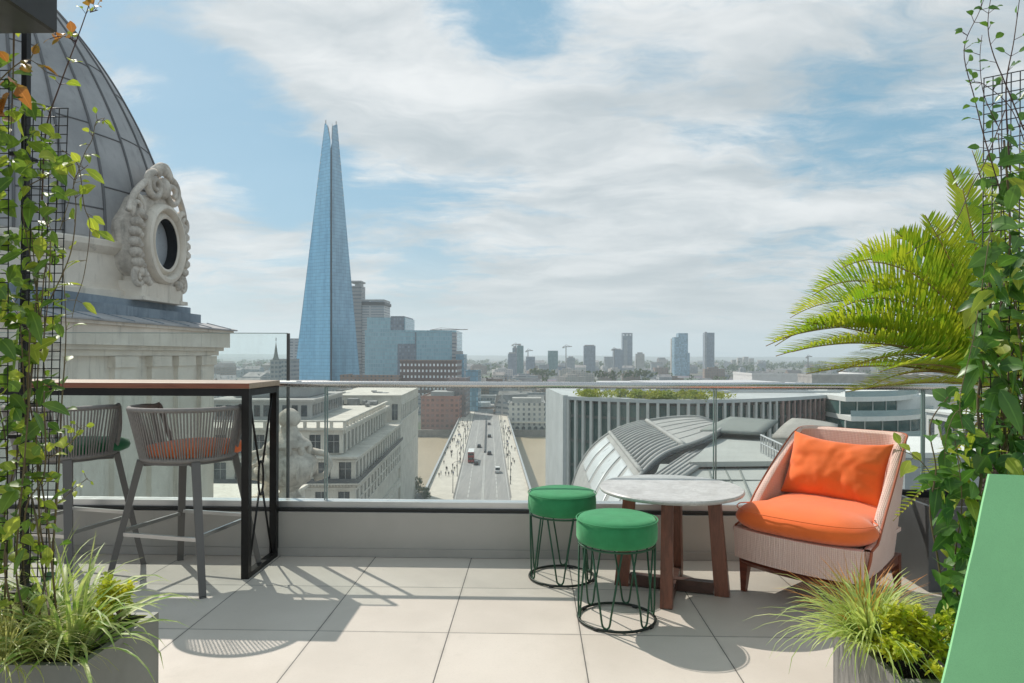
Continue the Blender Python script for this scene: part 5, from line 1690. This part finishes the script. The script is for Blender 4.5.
# ---- white balconied building far right
M_slab = stone('white_render', (.78, .775, .75), (.70, .695, .67), .3, .05, .2)
t_ = thing('balcony_building', 'white modern building with long curved glazed balconies on the right', 'building', (64, 118, -42))
def arc(y, x0, x1, k=0): return [V((x0+(x1-x0)*i/20, y+k*((i/20)**2.2)*14, 0)) for i in range(21)]
for z, y, x1 in ((-5.6, 112, 70), (-8.6, 110, 72), (-11.8, 108, 74), (-15, 106.5, 75), (-18.2, 106.5, 75)):
    f = arc(y, 50.5, x1, 1)
    MB().prism([(p.x, p.y) for p in f]+[(x1+2, 140), (51, 140)], z-.5, z+.25).build('balcony_slab', M_slab, t_)
    g = [(p.x+.2, p.y+2.6) for p in f]+[(x1+2, 139), (51.2, 139)]
    MB().prism(g, z-2.75, z-.51).build('glazing', M_teal, t_)
    m = MB()
    for i in range(0, 21, 3): m.box((f[i].x+.2, f[i].y+2.5, z-1.6), (.16, .16, 2.2))
    m.build('mullion', M_slab, t_)
    m = MB(); m.grid([[p+V((0,.15,z+.26)) for p in f], [p+V((0,.15,z+1.2)) for p in f]][::-1], .04)
    m.build('balcony_glass', mat('pale_balcony_glass', (.30,.40,.42), .15, spec=.7) if z == -5.6 else bpy.data.materials['pale_balcony_glass'], t_)
MB().prism([(52, 116), (72, 122), (74, 141), (52, 141)], -42, -5.7).build('core_wall', M_slab, t_)
simple_building('stone_block', 'cream block with square windows at the right behind the vine', 60, 84, 92, 106, -42, -7.2, M_slab, 8, 9, -5)
p = at(905, 452, 26); q = at(1010, 452, 26)
t_ = thing('plant_screen', 'grey metal clad roof screen with white coping right of the armchair', 'wall', ((p.x+q.x)/2, 28, p.z-8))
M_clad = mat('grey_cladding', (.42,.44,.455), .45, .1, ns=.8)
MB().box2(p.x, q.x, 26, 31, p.z-14, p.z-.2).build('cladding', M_clad, t_)
MB().box2(p.x-.15, q.x+.15, 25.85, 31.1, p.z-.199, p.z).build('coping', M_slab, t_)

# ================================================================== SOUTH BANK
ZG = -48.6
def blockpx(x0, x1, ytop, Y, depth, M=None):
    a, b = at(x0, ytop, Y), at(x1, ytop, Y)
    return a.x, b.x, Y, Y+depth, a.z
def fbuild(name, label, x0, x1, ytop, Y, depth, m, cat='building', extras=None, group=None, z0=ZG, roofm=None):
    X0, X1, Y0, Y1, z = blockpx(x0, x1, ytop, Y, depth)
    t = thing(name, label, cat, ((X0+X1)/2, (Y0+Y1)/2, z0), 0, group)
    MB().box2(X0, X1, Y0, Y1, z0, z).build('facade', m, t)
    w = X1-X0
    r = MB(); r.box2(X0-.25, X1+.25, Y0-.25, Y0+.4, z+.001, z+max(.8, w*.02)); r.box2(X0-.25, X0+.4, Y0+.41, Y1, z+.001, z+max(.8, w*.02)); r.box2(X1-.4, X1+.25, Y0+.41, Y1, z+.001, z+max(.8, w*.02))
    r.build('roof_edge', roofm or m, t)
    if extras: extras(t, X0, X1, Y0, Y1, z)
    return t
def plantroom(f0, f1, h, m=None):
    def e(t, X0, X1, Y0, Y1, z):
        MB().box2(X0+(X1-X0)*f0, X0+(X1-X0)*f1, Y0+(Y1-Y0)*.25, Y0+(Y1-Y0)*.75, z+.001, z+h).build('plant_room', m or M_aded, t)
    return e
# river wall
w_ = MB(BR).box2(-400, 400, 443.5, 446, -60, -47.4); tag(w_.build('embankment_wall', M_gran), 'stone embankment wall along the far river bank', 'wall')
F_pink = facade('pink_granite', (.40,.20,.165), (.14,.085,.08), 3.2, 3.4, .6, .5, (.20,.16,.14))
F_brown = facade('brown_brick_grid', (.20,.145,.13), (.70,.74,.76), 3.3, 5.2, .46, .42, (.15,.14,.135))
F_blue = facade('blue_curtain_wall', (.32,.48,.56), (.24,.41,.49), 2.4, 4, .84, .8, (.2,.22,.24), grough=.1, rough=.3, rv=.22)
F_blue2 = facade('deep_blue_curtain', (.20,.32,.40), (.16,.28,.36), 3, 3.8, .8, .75, (.2,.22,.24), grough=.1, rough=.3)
F_conc = facade('concrete_grid', (.46,.46,.46), (.14,.16,.18), 60, 3.6, .96, .42, (.25,.245,.24))
F_slate = facade('slate_tower', (.22,.255,.30), (.15,.185,.23), 3, 3.6, .6, .6, (.16,.16,.17))
F_green = facade('green_tower', (.10,.22,.22), (.08,.16,.17), 3, 3.6, .7, .6, (.10,.13,.13))
F_beige = facade('beige_flats', (.56,.52,.46), (.17,.18,.19), 4, 3, .5, .45, (.3,.28,.26))
F_brick = facade('london_brick', (.34,.25,.20), (.12,.13,.14), 3.5, 3.2, .45, .5, (.13,.12,.115))
F_white = facade('white_stucco', (.66,.64,.60), (.14,.155,.17), 3.5, 3.3, .42, .52, (.32,.31,.30))
F_grey = facade('grey_offices', (.38,.395,.40), (.14,.165,.19), 3, 3.5, .65, .5, (.2,.2,.2))
# pink granite block and its dark slab tower at the bridge foot
fbuild('granite_block', 'pink granite office block on the far bank left of the bridge', 421, 459, 397, 452, 40, F_pink, extras=plantroom(.2, .8, 3), z0=-52)
fbuild('slab_tower', 'dark grey-pink slab tower at the far bridge end', 447, 466, 379, 470, 30, facade('dark_pink_slab', (.28,.235,.23), (.15,.14,.15), 2.4, 3.4, .5, .5))
fbuild('glass_slab', 'narrow bluish glass slab right of the pink granite block', 466, 478, 371, 520, 30, F_blue2)
fbuild('hall_building', 'pale stone hall with arched ground floor right of the bridge end', 508, 545, 404, 452, 26, F_white, extras=plantroom(.1, .9, 3.5, M_roofl), z0=-52)
# arches of the hall
X0 = at(508, 430, 452).x; X1 = at(545, 430, 452).x
hall = bpy.data.objects['hall_building']
for k in range(6):
    cx_ = X0+(X1-X0)*(k+.5)/6; wv = (X1-X0)/6*.3
    zb = at(520, 437, 452).z; zt = at(520, 428, 452).z
    pts = [(cx_-wv, zb), (cx_+wv, zb)]+[(cx_+wv*math.cos(a), zt+wv*math.sin(a)) for a in [PI*i/8 for i in range(9)]]
    mb = MB(); n = len(pts)
    mb.add([(x, 451.6, z) for x, z in pts]+[(x, 451.95, z) for x, z in pts], [tuple(range(n)), ]+[(i, (i+1) % n, n+(i+1) % n, n+i)[::-1] for i in range(n)])
    mb.build('arched_opening', M_win, hall)
MB().box2(X0-.6, X1+.6, 450.9, 452-.3, at(520,423,452).z, at(520,421.5,452).z).build('string_course', M_port, hall)
MB().box2(X0-1, X1+1, 449.5, 451.5, -52, at(520,440,450).z).build('river_terrace', M_dark, hall)
fbuild('station_block', 'dark low building across the end of the bridge', 470, 508, 408, 545, 30, F_brick, extras=plantroom(.1, .5, 4, M_slab))
fbuild('bridge_office', 'grey brick office behind the bridge end with a pale roof', 474, 505, 399, 640, 30, F_grey, extras=plantroom(.2,.7,3))
fbuild('brown_office', 'brown office block with three rows of white windows', 400, 457, 361, 600, 40, F_brown, roofm=F_brick)
fbuild('low_brown_office', 'low brown building left of the brown office block', 340, 399, 376, 590, 40, F_brick)
def cr(name, label, px, ytop, Y, jl, jr, base_y=385, h=None):
    p = at(px, ytop, Y); q = at(px, base_y, Y); s = Y/683
    t = thing('tower_crane', label, 'crane', (p.x, Y, q.z))
    MB().bar((p.x, Y, q.z), (p.x, Y, p.z+s*1.2), s*.8).build('mast', M_crane, t)
    j = MB(); j.bar((p.x-jl*s, Y, p.z), (p.x+jr*s, Y, p.z+.6*s), s*.7); j.tube([(p.x-jl*s, Y, p.z), (p.x, Y, p.z+2.2*s), (p.x+jr*s*.8, Y, p.z+.5*s)], s*.18, 4)
    j.build('jib', M_crane, t)
    MB().box((p.x-jl*s*.85, Y, p.z-s*.5), (s*2, s, s*1.4)).build('counterweight', M_aded, t)
M_crane = mat('crane_steel', (.20,.19,.18), .6)
def news_extra(t, X0, X1, Y0, Y1, z):
    MB().box2(X0+(X1-X0)*.02, X0+(X1-X0)*.44, Y0+1, Y1-4, z+.001, z+15).build('upper_block', F_blue, t)
    MB().box2(X0+(X1-X0)*.28, X0+(X1-X0)*.43, Y0+.5, Y1-6, z+.002, z+16.5).build('dark_bay', F_slate, t)
    MB().box2(X0+(X1-X0)*.36, X0+(X1-X0)*.56, Y0-.6, Y0-.01, z-55, z-12).build('inset_glazing', F_slate, t)
    MB().box2(X1-4, X1+.3, Y0-.5, Y0+8, ZG, z).build('corner_fins', F_conc, t)
    MB().box2(X0+(X1-X0)*.55, X0+(X1-X0)*.555+1.0, Y0-.5, Y0-.01, ZG, z).build('vertical_joint', F_slate, t)
fbuild('glass_office', 'stepped pale blue glass office block right of the pointed tower', 365, 456, 332, 700, 60, F_blue, extras=news_extra)
fbuild('glass_slab', 'slim grey-blue slab at the right end of the glass office block', 456, 464, 355, 690, 30, F_blue2, extras=plantroom(-.2, .6, 4))
cr('tower_crane', 'horizontal jib crane on the roof of the glass office block', 441, 330, 730, 11, 27, 334)
def hosp_extra(t, X0, X1, Y0, Y1, z):
    W = X1-X0
    p = at(352, 290, Y0); q = at(362, 286, Y0)
    MB().box2(p.x, q.x, Y0-3, Y0+18, ZG, q.z).build('service_tower', facade('dark_concrete', (.28,.28,.285), (.10,.11,.12), 60, 5, .9, .35), t)
    a, b = at(350, 281, Y0), at(362, 281, Y0)
    MB().box2(a.x, b.x, Y0-5, Y0+20, at(350, 282.6, Y0).z, a.z).build('top_slab', M_aded, t)
    MB().box2(p.x+4, q.x-1, Y0, Y0+12, q.z+.001, at(350, 282.8, Y0).z).build('lantern', M_aded, t)
    MB().box2(X0+W*.2, X1+1.5, Y0-1.5, Y1+1, at(350, 305, Y0).z, at(350, 302, Y0).z).build('dark_band', M_dark, t)
fbuild('hospital_tower', 'grey concrete tower with a capped service shaft behind the pointed tower', 356, 384, 300, 930, 40, F_conc, extras=hosp_extra)

# ---- the pointed glass tower
def shard_mat(name, c1, c2):
    m, t, b = newmat(name)
    uv = t.sep(t.uv()); v = t.obj()
    fl = t.m('LESS_THAN', t.m('FRACT', t.m('DIVIDE', uv[1], 3.9)), .16)
    mu = t.m('LESS_THAN', t.m('FRACT', t.m('DIVIDE', uv[0], 3.0)), .07)
    refl = t.noise(t.vm('MULTIPLY', v, (.16, .1, .006)), 1.2, 5, .6)  # tall noise streaks put uneven reflections into the glass colour
    wn = t.node('ShaderNodeTexWhiteNoise'); t.l.new(t.comb(t.m('FLOOR', t.m('DIVIDE', uv[0], 3.0)), t.m('FLOOR', t.m('DIVIDE', uv[1], 3.9)), 0), wn.inputs[0])
    c = t.mix(t.ramp(refl, .3, .7), c1, c2)
    c = t.mix(t.m('MULTIPLY', wn.outputs[0], .25), c, tuple(x*1.5 for x in c1))
    c = t.mix(t.m('MULTIPLY', fl, .5), c, tuple(x*.55 for x in c2))
    c = t.mix(t.m('MULTIPLY', mu, .3), c, tuple(min(1, x*1.8) for x in c1))
    t.put(b.inputs['Base Color'], c); b.inputs['Roughness'].default_value = .18; b.inputs['Specular IOR Level'].default_value = .9
    b.inputs['Metallic'].default_value = .35
    return m
M_shL = shard_mat('lit_glass_facet', (.20,.50,.72), (.12,.37,.57))  # one glass in two tones: left facet painted brighter, as lit
M_shR = shard_mat('shaded_glass_facet', (.22,.40,.53), (.11,.23,.33))  # duller copy of the same glass for the facets away from the light
M_shS = mat('dark_spine', (.035,.06,.09), .4)
YS = 760.0
zb = ZG
def SP(px, py, dY=0):
    return at(px, py, YS+dY)
def ext(p_top, p_mid):          # extend the line top->mid down to the ground
    k = (zb-p_top.z)/(p_mid.z-p_top.z); return p_top+(p_mid-p_top)*k
t_ = thing('pointed_glass_tower', 'tall pointed blue glass skyscraper tapering to two split tips', 'skyscraper', (SP(330,380).x, YS+20, zb))
spT, spM = SP(331.2, 180, 8), SP(331.2, 380, -4)
spB = ext(spT, spM)
lT, lM = SP(325.8, 123.5, 20), SP(294.8, 380, 18); lB = ext(lT, lM)
rT, rM = SP(336.2, 124.5, 20), SP(359.0, 380, 22); rB = ext(rT, rM)
bkT, bkM = SP(330, 150, 34), SP(331, 380, 66); bkB = ext(bkT, bkM)
lTi = SP(327.7, 126, 14); rTi = SP(332.3, 126, 14)
gl_, gr_ = SP(330.4, 140, 9.5), SP(331.6, 140, 9.5)
def facet(name, pts, m, th=1.5):
    mb = MB(); c = sum((V(p) for p in pts), V())/len(pts)
    n = len(pts); nn = (V(pts[1])-V(pts[0])).cross(V(pts[2])-V(pts[0])).normalized()
    if nn.y > 0: nn = -nn
    vs = [V(p) for p in pts]+[V(p)-nn*th for p in pts]
    mb.add(vs, [tuple(range(n)), tuple(range(2*n-1, n-1, -1))]+[(i, n+i, n+(i+1) % n, (i+1) % n) for i in range(n)])
    return mb.build(name, m, t_)
k = lambda p, q, f: p.lerp(q, f)
sB1, sB2 = spB+V((-.9,0,0)), spB+V((.9,0,0))
def inner(a_top, b_bot, z): return a_top+(b_bot-a_top)*((z-a_top.z)/(b_bot.z-a_top.z))
def online(a, b, z): return a+(b-a)*((z-a.z)/(b.z-a.z))
for nm, T_, B_, Ti, G_, sx, m_ in (('left_facet', lT, lB, lTi, gl_, -.8, M_shL), ('right_facet', rT, rB, rTi, gr_, .8, M_shR)):
    zs = [zb+(G_.z-zb)*i/30 for i in range(31)]
    rows = [[online(T_, B_, z), online(spT, spB, z)+V((sx, 0, 0))] for z in zs]
    rows += [[online(T_, B_, z), online(Ti, G_, z)] for z in [G_.z+(Ti.z-G_.z)*i/6 for i in range(1, 7)]]+[[T_, Ti.lerp(T_, .55)]]
    if sx > 0: rows = [r[::-1] for r in rows]
    MB().grid(rows, .8).build(nm, m_, t_)
facet('back_facet', [lB, lT, bkT, bkB], M_shR); facet('back_facet', [rB, rT, bkT, bkB], M_shR)
MB().tube([spB+V((0,3,0)), spT+V((0,3,0)), SP(331.2,150,12)], [1.6, 1.6, .8], 6).build('spine', M_shS, t_)
MB().prism([(lB.x+6, lB.y+2), (spB.x, spB.y+6), (rB.x-6, rB.y+2), (bkB.x, bkB.y-4)], zb, zb+4).build('podium', M_aded, t_)
rbs = MB()
for f in [i/26 for i in range(1, 26)]:
    if f < .38:
        for a, b in ((inner(lT, lB, lT.z+(lB.z-lT.z)*f*.75), None), (inner(rT, rB, rT.z+(rB.z-rT.z)*f*.75), None)):
            rbs.box((a.x, a.y, a.z), (2.2, 2.2, .9))
for a0, b0 in ((lT, lTi), (rT, rTi)):
    rbs.bar(a0+V((0,0,-2)), a0+V((0,0,3.5)), .9); 
jr = random.Random(2)
for k_ in range(16):
    f = k_/16
    for T_, Ti_, B_ in ((lT, lTi, lB), (rT, rTi, rB)):
        q = T_.lerp(T_+(B_-T_)*.16, f)
        rbs.bar(q, q+V((jr.uniform(-.4,.4), 0, jr.uniform(1.5, 4.5))), .45)
        q = Ti_.lerp(gl_ if T_ is lT else gr_, f); rbs.bar(q, q+V((jr.uniform(-.3,.3), 0, jr.uniform(1.0, 3.5))), .4)
rbs.build('open_lattice', M_aded, t_)

# ---- church spire, left towers
def spire(label, px, ytop, ybase, Y, w):
    p = at(px, ytop, Y); q = at(px, ybase, Y); h = p.z-q.z
    t = thing('church_spire', label, 'church', (p.x, Y, ZG))
    MB().box2(p.x-w, p.x+w, Y-w, Y+w, ZG, q.z).build('tower', F_grey, t)
    MB().lathe([(w*.85, 0), (w*.5, h*.22), (w*.55, h*.23), (w*.32, h*.45), (w*.36, h*.46), (w*.12, h*.8), (0, h)], 8, (p.x, Y, q.z+.01)).build('spire', M_greyd, t)
    MB().tube([(p.x, Y, p.z), (p.x, Y, p.z+2.5)], .3, 5).build('finial', M_dark, t)
spire('slender dark church spire left of the pointed tower', 276, 341, 360, 520, 3.2)
fbuild('grey_tower', 'pale grey slab tower half behind the pointed tower on its left', 288, 300, 339, 850, 20, F_conc)
fbuild('brick_block', 'low dark brick block at the foot of the church spire', 277, 291, 360, 560, 20, F_grey)

# ---- skyline towers
def tower(x0, x1, yt, Y, m, label, extras=None): return fbuild('tower_block', label, x0, x1, yt, Y, (x1-x0)*Y/683*.9, m, 'tower', extras)
tower(508, 516, 354, 1500, F_slate, 'short slate tower at the left end of the skyline cluster', plantroom(.1,.9,4))
tower(512.5, 517, 348, 1700, F_slate, 'slim slate tower beside the green glass tower', plantroom(.2,.8,5))
tower(517, 523.5, 346, 1750, F_green, 'green glass tower in the left skyline cluster', plantroom(.1,.6,6))
tower(526, 535, 357, 1600, F_slate, 'squat slate tower right of the green glass tower')
tower(548, 558, 351, 1800, F_green, 'teal tower rising between two cranes')
tower(539, 549, 365, 1500, F_grey, 'low grey block left of the teal tower')
tower(558, 566, 367, 1500, F_slate, 'low slate block right of the teal tower')
tower(567, 575, 358, 1700, F_grey, 'mid grey tower right of the second crane', plantroom(.2,.8,4))
tower(575, 583, 366, 1600, F_slate, 'low dark block before the tall grey-blue tower')
tower(584, 595.5, 346, 1700, F_slate, 'tall grey-blue tower with flat top in mid skyline', plantroom(.1,.9,3))
tower(604.5, 613, 357, 1900, F_grey, 'grey tower left of the tower with three round holes')
tower(613.5, 623, 350, 1950, F_slate, 'broad grey tower touching the tower with three round holes', plantroom(.1,.8,4))
def strata(t, X0, X1, Y0, Y1, z):
    W = X1-X0
    top = MB()
    n = 3
    MB().box2(X0, X1, Y0, Y1, z+6, z+9).build('crown_beam', F_slate, t)
    for k in range(4):
        x = X0+W*k/3; MB().box2(max(X0, x-1.6), min(X1, x+1.6), Y0, Y1, z+.9, z+6).build('crown_pier', F_slate, t)
    for k in range(3):
        x = X0+W*(k+.5)/3
        MB().tube([V((x+2.6*math.cos(a), Y0-.3, z+3.6+2.6*math.sin(a))) for a in [2*PI*i/16 for i in range(16)]], .45, 5, closed=True).build('turbine_ring', M_wht, t)
    MB().box2(X0+W*.12, X0+W*.5, Y0-.8, Y0-.02, ZG, z-10).build('pale_fins', F_grey, t)
tower(622.5, 632.5, 336, 2000, F_slate, 'dark tower with three round turbine holes in its crown', strata)
tower(636.5, 644.5, 354, 2000, F_beige, 'beige flats tower right of the tower with three round holes', plantroom(.2,.8,5))
tower(655, 668.5, 368, 1500, F_brick, 'low brown block with a domed top left of the twin towers', plantroom(.3,.7,5))
tower(671.5, 677, 339, 1750, F_beige, 'slim beige tower attached to the stepped blue tower')
def pk(t, X0, X1, Y0, Y1, z):
    MB().box2(X0+(X1-X0)*.3, X1, Y0+1, Y1, z+.001, z+11).build('upper_step', F_blue2, t)
    MB().box2(X1+.01, X1+5, Y0+2, Y1, ZG, z-38).build('lower_step', F_blue2, t)
tower(674.5, 688, 337.5, 1700, F_blue2, 'stepped blue glass tower, tallest on the right skyline', pk)
def blade(t, X0, X1, Y0, Y1, z):
    MB().box2(X0-.5, X0+(X1-X0)*.2, Y0-.8, Y0+3, ZG, z+3).build('edge_blade', F_grey, t)
tower(705, 714.5, 333, 1800, F_slate, 'lone slim dark tower with a pale edge right of the stepped blue tower', blade)
for x0, x1, yt, lab in ((732,736,360,'short pale flats block, first of four at the far right skyline'),(738,742.5,358,'narrow flats block, second of four at the far right skyline'),(744,748.5,357,'narrow flats block, third of four at the far right skyline'),(750,754,358.5,'narrow flats block, last of four at the far right skyline')):
    tower(x0, x1, yt, 2600, F_beige, lab)
tower(757, 766, 364, 2100, F_grey, 'low wide grey block just before the palm fronds', plantroom(.2,.8,5))
for px, yt, Y, a, b, lab in ((566, 347, 1500, 3, 6, 'pale tower crane right of the teal tower'), (528, 351, 1700, 2, 5, 'small tower crane above the squat slate tower'), (516, 345, 1700, 4, 2, 'tower crane on top of the slim slate tower'), (614, 349.5, 1800, 2, 3, 'small crane left of the tower with three round holes'), (808, 357, 1700, 1.5, 4, 'thin crane seen under the palm fronds')):
    cr('tower_crane', lab, px, yt, Y, a, b)
# white flat roof and other sheds on the right
fbuild('white_shed', 'long white flat roofed building just above the handrail on the right', 752, 868, 375.5, 640, 60, M_slab, z0=-40)
fbuild('pale_roof_hall', 'second long pale roof behind the white one at the right', 812, 940, 377, 560, 30, M_roofl, z0=-40)

# ---- everyday low city
cr_ = random.Random(21)
FM = [F_brick, F_white, F_grey, F_beige, F_brick, F_grey, F_conc]
kinds = ['brown brick', 'white stucco', 'grey', 'beige', 'brown brick', 'grey', 'concrete']
protos = {}
def lowbuilding(i, w, d, h):
    mb = MB(); mb.box2(-w/2, w/2, -d/2, d/2, 0, h)
    if cr_.random() < .5:
        mb.add([(-w/2,-d/2,h),(w/2,-d/2,h),(w/2,d/2,h),(-w/2,d/2,h),(-w/2,0,h+w*.15+1.5),(w/2,0,h+w*.15+1.5)], [(0,1,5,4),(2,3,4,5),(1,2,5),(3,0,4)])
    else:
        mb.box2(-w*.3, w*.2, -d*.25, d*.25, h+.001, h+3)
    for k in range(3): mb.box((cr_.uniform(-.4,.4)*w, cr_.uniform(-.3,.3)*d, h+2.2), (1.4, 1.4, 4.2))
    return mb
bands = [(455, 700, 40, 9, 20), (640, 1000, 62, 9, 22), (950, 1500, 80, 9, 26), (1450, 2400, 66, 10, 30), (2300, 4200, 42, 12, 34)]
occupied = [(-30, 20, 430, 560)]
plist = {}
for (d0, d1, n, h0, h1) in bands:
    band = {455:'nearest rows of the south bank', 640:'near streets beyond the river', 950:'middle distance below the skyline', 1450:'far distance below the skyline', 2300:'haze at the horizon'}[d0]
    for k in range(n):
        Y = cr_.uniform(d0, d1)
        px = cr_.uniform(205, 1000)
        if Y < 1000 and px > 570: px = cr_.uniform(205, 570)
        if Y < 700 and 425 < px < 512: px = cr_.choice((cr_.uniform(210, 425), cr_.uniform(512, 570)))
        x = at(px, 400, Y).x
        i = cr_.randrange(7)
        w, d, h = cr_.uniform(14, 42), cr_.uniform(12, 30), cr_.uniform(h0, h1)*cr_.uniform(.7, 1)
        mb = lowbuilding(i, w, d, h)
        mb.M = Matrix.Translation((x, Y, ZG)) @ Matrix.Rotation(cr_.choice((0, .2, -.3, .6))+cr_.uniform(-.1,.1), 4, 'Z')
        o = mb.build('low_building', FM[i])
        tag(o, 'small %s building in the %s' % (kinds[i], band), 'building', '%s buildings in the %s' % (kinds[i], band))
# far tree cover, hills
tr_ = MB()
for k in range(900):
    Y = cr_.uniform(700, 4500)**1.0; px = cr_.uniform(200, 1000)
    x = at(px, 400, Y).x; s = cr_.uniform(4, 9)*(1 if Y < 2000 else 1.8)
    for q in range(2):
        leafcloud(tr_, (x+cr_.uniform(-s, s), Y+cr_.uniform(-s, s), ZG+s*.8), s*1.4, s, s*.9, 12, s*.38)
for px, yb, Y in ((536,372,1250),(542,372,1260),(548,373,1240),(600,374,1150),(612,375,1150),(625,374,1180),(640,373,1200),(648,374,1200),(585,375,1150)):
    p = at(px, yb, Y); leafcloud(tr_, p, 15, 10, 7, 60, 3)
stuff(tr_.build('distant_trees', M_leafc, base=False), 'scattered green tree canopies among the distant city', 'trees')
hl = MB(); P = []
for j in range(14):
    f = j/13; row = []
    for i in range(120):
        x = -9000+18000*i/119; y = 7800+2600*f
        h = (38+16*mnoise.noise(V((x*.0005, 1.3, 0)))+10*mnoise.noise(V((x*.0016, 4.3, 0))))*math.sin(PI*f*.5)**1.0
        if x < -1500: h += 14*min(1, (-1500-x)/3000)
        row.append(V((x, y, ZG+max(0, h)+ (3*mnoise.noise(V((x*.01, f*8, 0))) if f > .1 else 0))))
    P.append(row)
for i in range(120): pass
hl.grid(P[::-1])
struct(hl.build('hills', mat('wooded_hills', (.055,.08,.045), .9, c2=(.12,.115,.09), ns=.01), base=False, smooth=True))
# trees at the near bridge foot
def tree(px, py, Y, h, label):
    p = at(px, py, Y)
    t = thing('tree', label, 'tree', (p.x, Y, p.z))
    tk = MB(); tk.tube([(p.x, Y, p.z), (p.x+.2, Y, p.z+h*.35), (p.x, Y, p.z+h*.6)], [h*.04, h*.03, h*.015], 8)
    for k in range(6):
        a = k*1.05; tk.tube([(p.x, Y, p.z+h*(.3+.04*k)), (p.x+math.cos(a)*h*.22, Y+math.sin(a)*h*.22, p.z+h*(.55+.05*k))], [h*.018, h*.006], 6)
    tk.build('trunk', M_stem, t, smooth=True)
    cw = MB()
    for k in range(16):
        a = U(0, 2*PI); r = h*U(.05, .28)
        leafcloud(cw, (p.x+math.cos(a)*r, Y+math.sin(a)*r, p.z+h*U(.42, .9)), h*.15, h*.15, h*.12, 60, h*.03)
    cw.build('crown', M_leafc, t)
tree(413, 505, 205, 9, 'dark tree in the gap left of the near bridge end')
tree(424, 506, 202, 6.5, 'small dark tree right beside the near bridge end')

# ================================================================== AIR
hz = MB().box2(-14000, 14000, -30, 13500, -62, 285)
o = hz.build('haze', [], base=False)
hm = bpy.data.materials.new('haze_air'); hm.use_nodes = True
ht = NT(hm.node_tree)
for n_ in list(ht.n):
    if n_.type == 'BSDF_PRINCIPLED': ht.n.remove(n_)
pv = ht.node('ShaderNodeVolumePrincipled'); pv.inputs['Density'].default_value = HAZE
pv.inputs['Color'].default_value = (.82, .93, 1.0, 1); pv.inputs['Anisotropy'].default_value = .3
ht.l.new(pv.outputs[0], next(n_ for n_ in ht.n if n_.type == 'OUTPUT_MATERIAL').inputs['Volume'])
o.data.materials.append(hm); o['kind'] = 'stuff'; tag(o, 'pale blue summer haze over the distant city', 'haze')
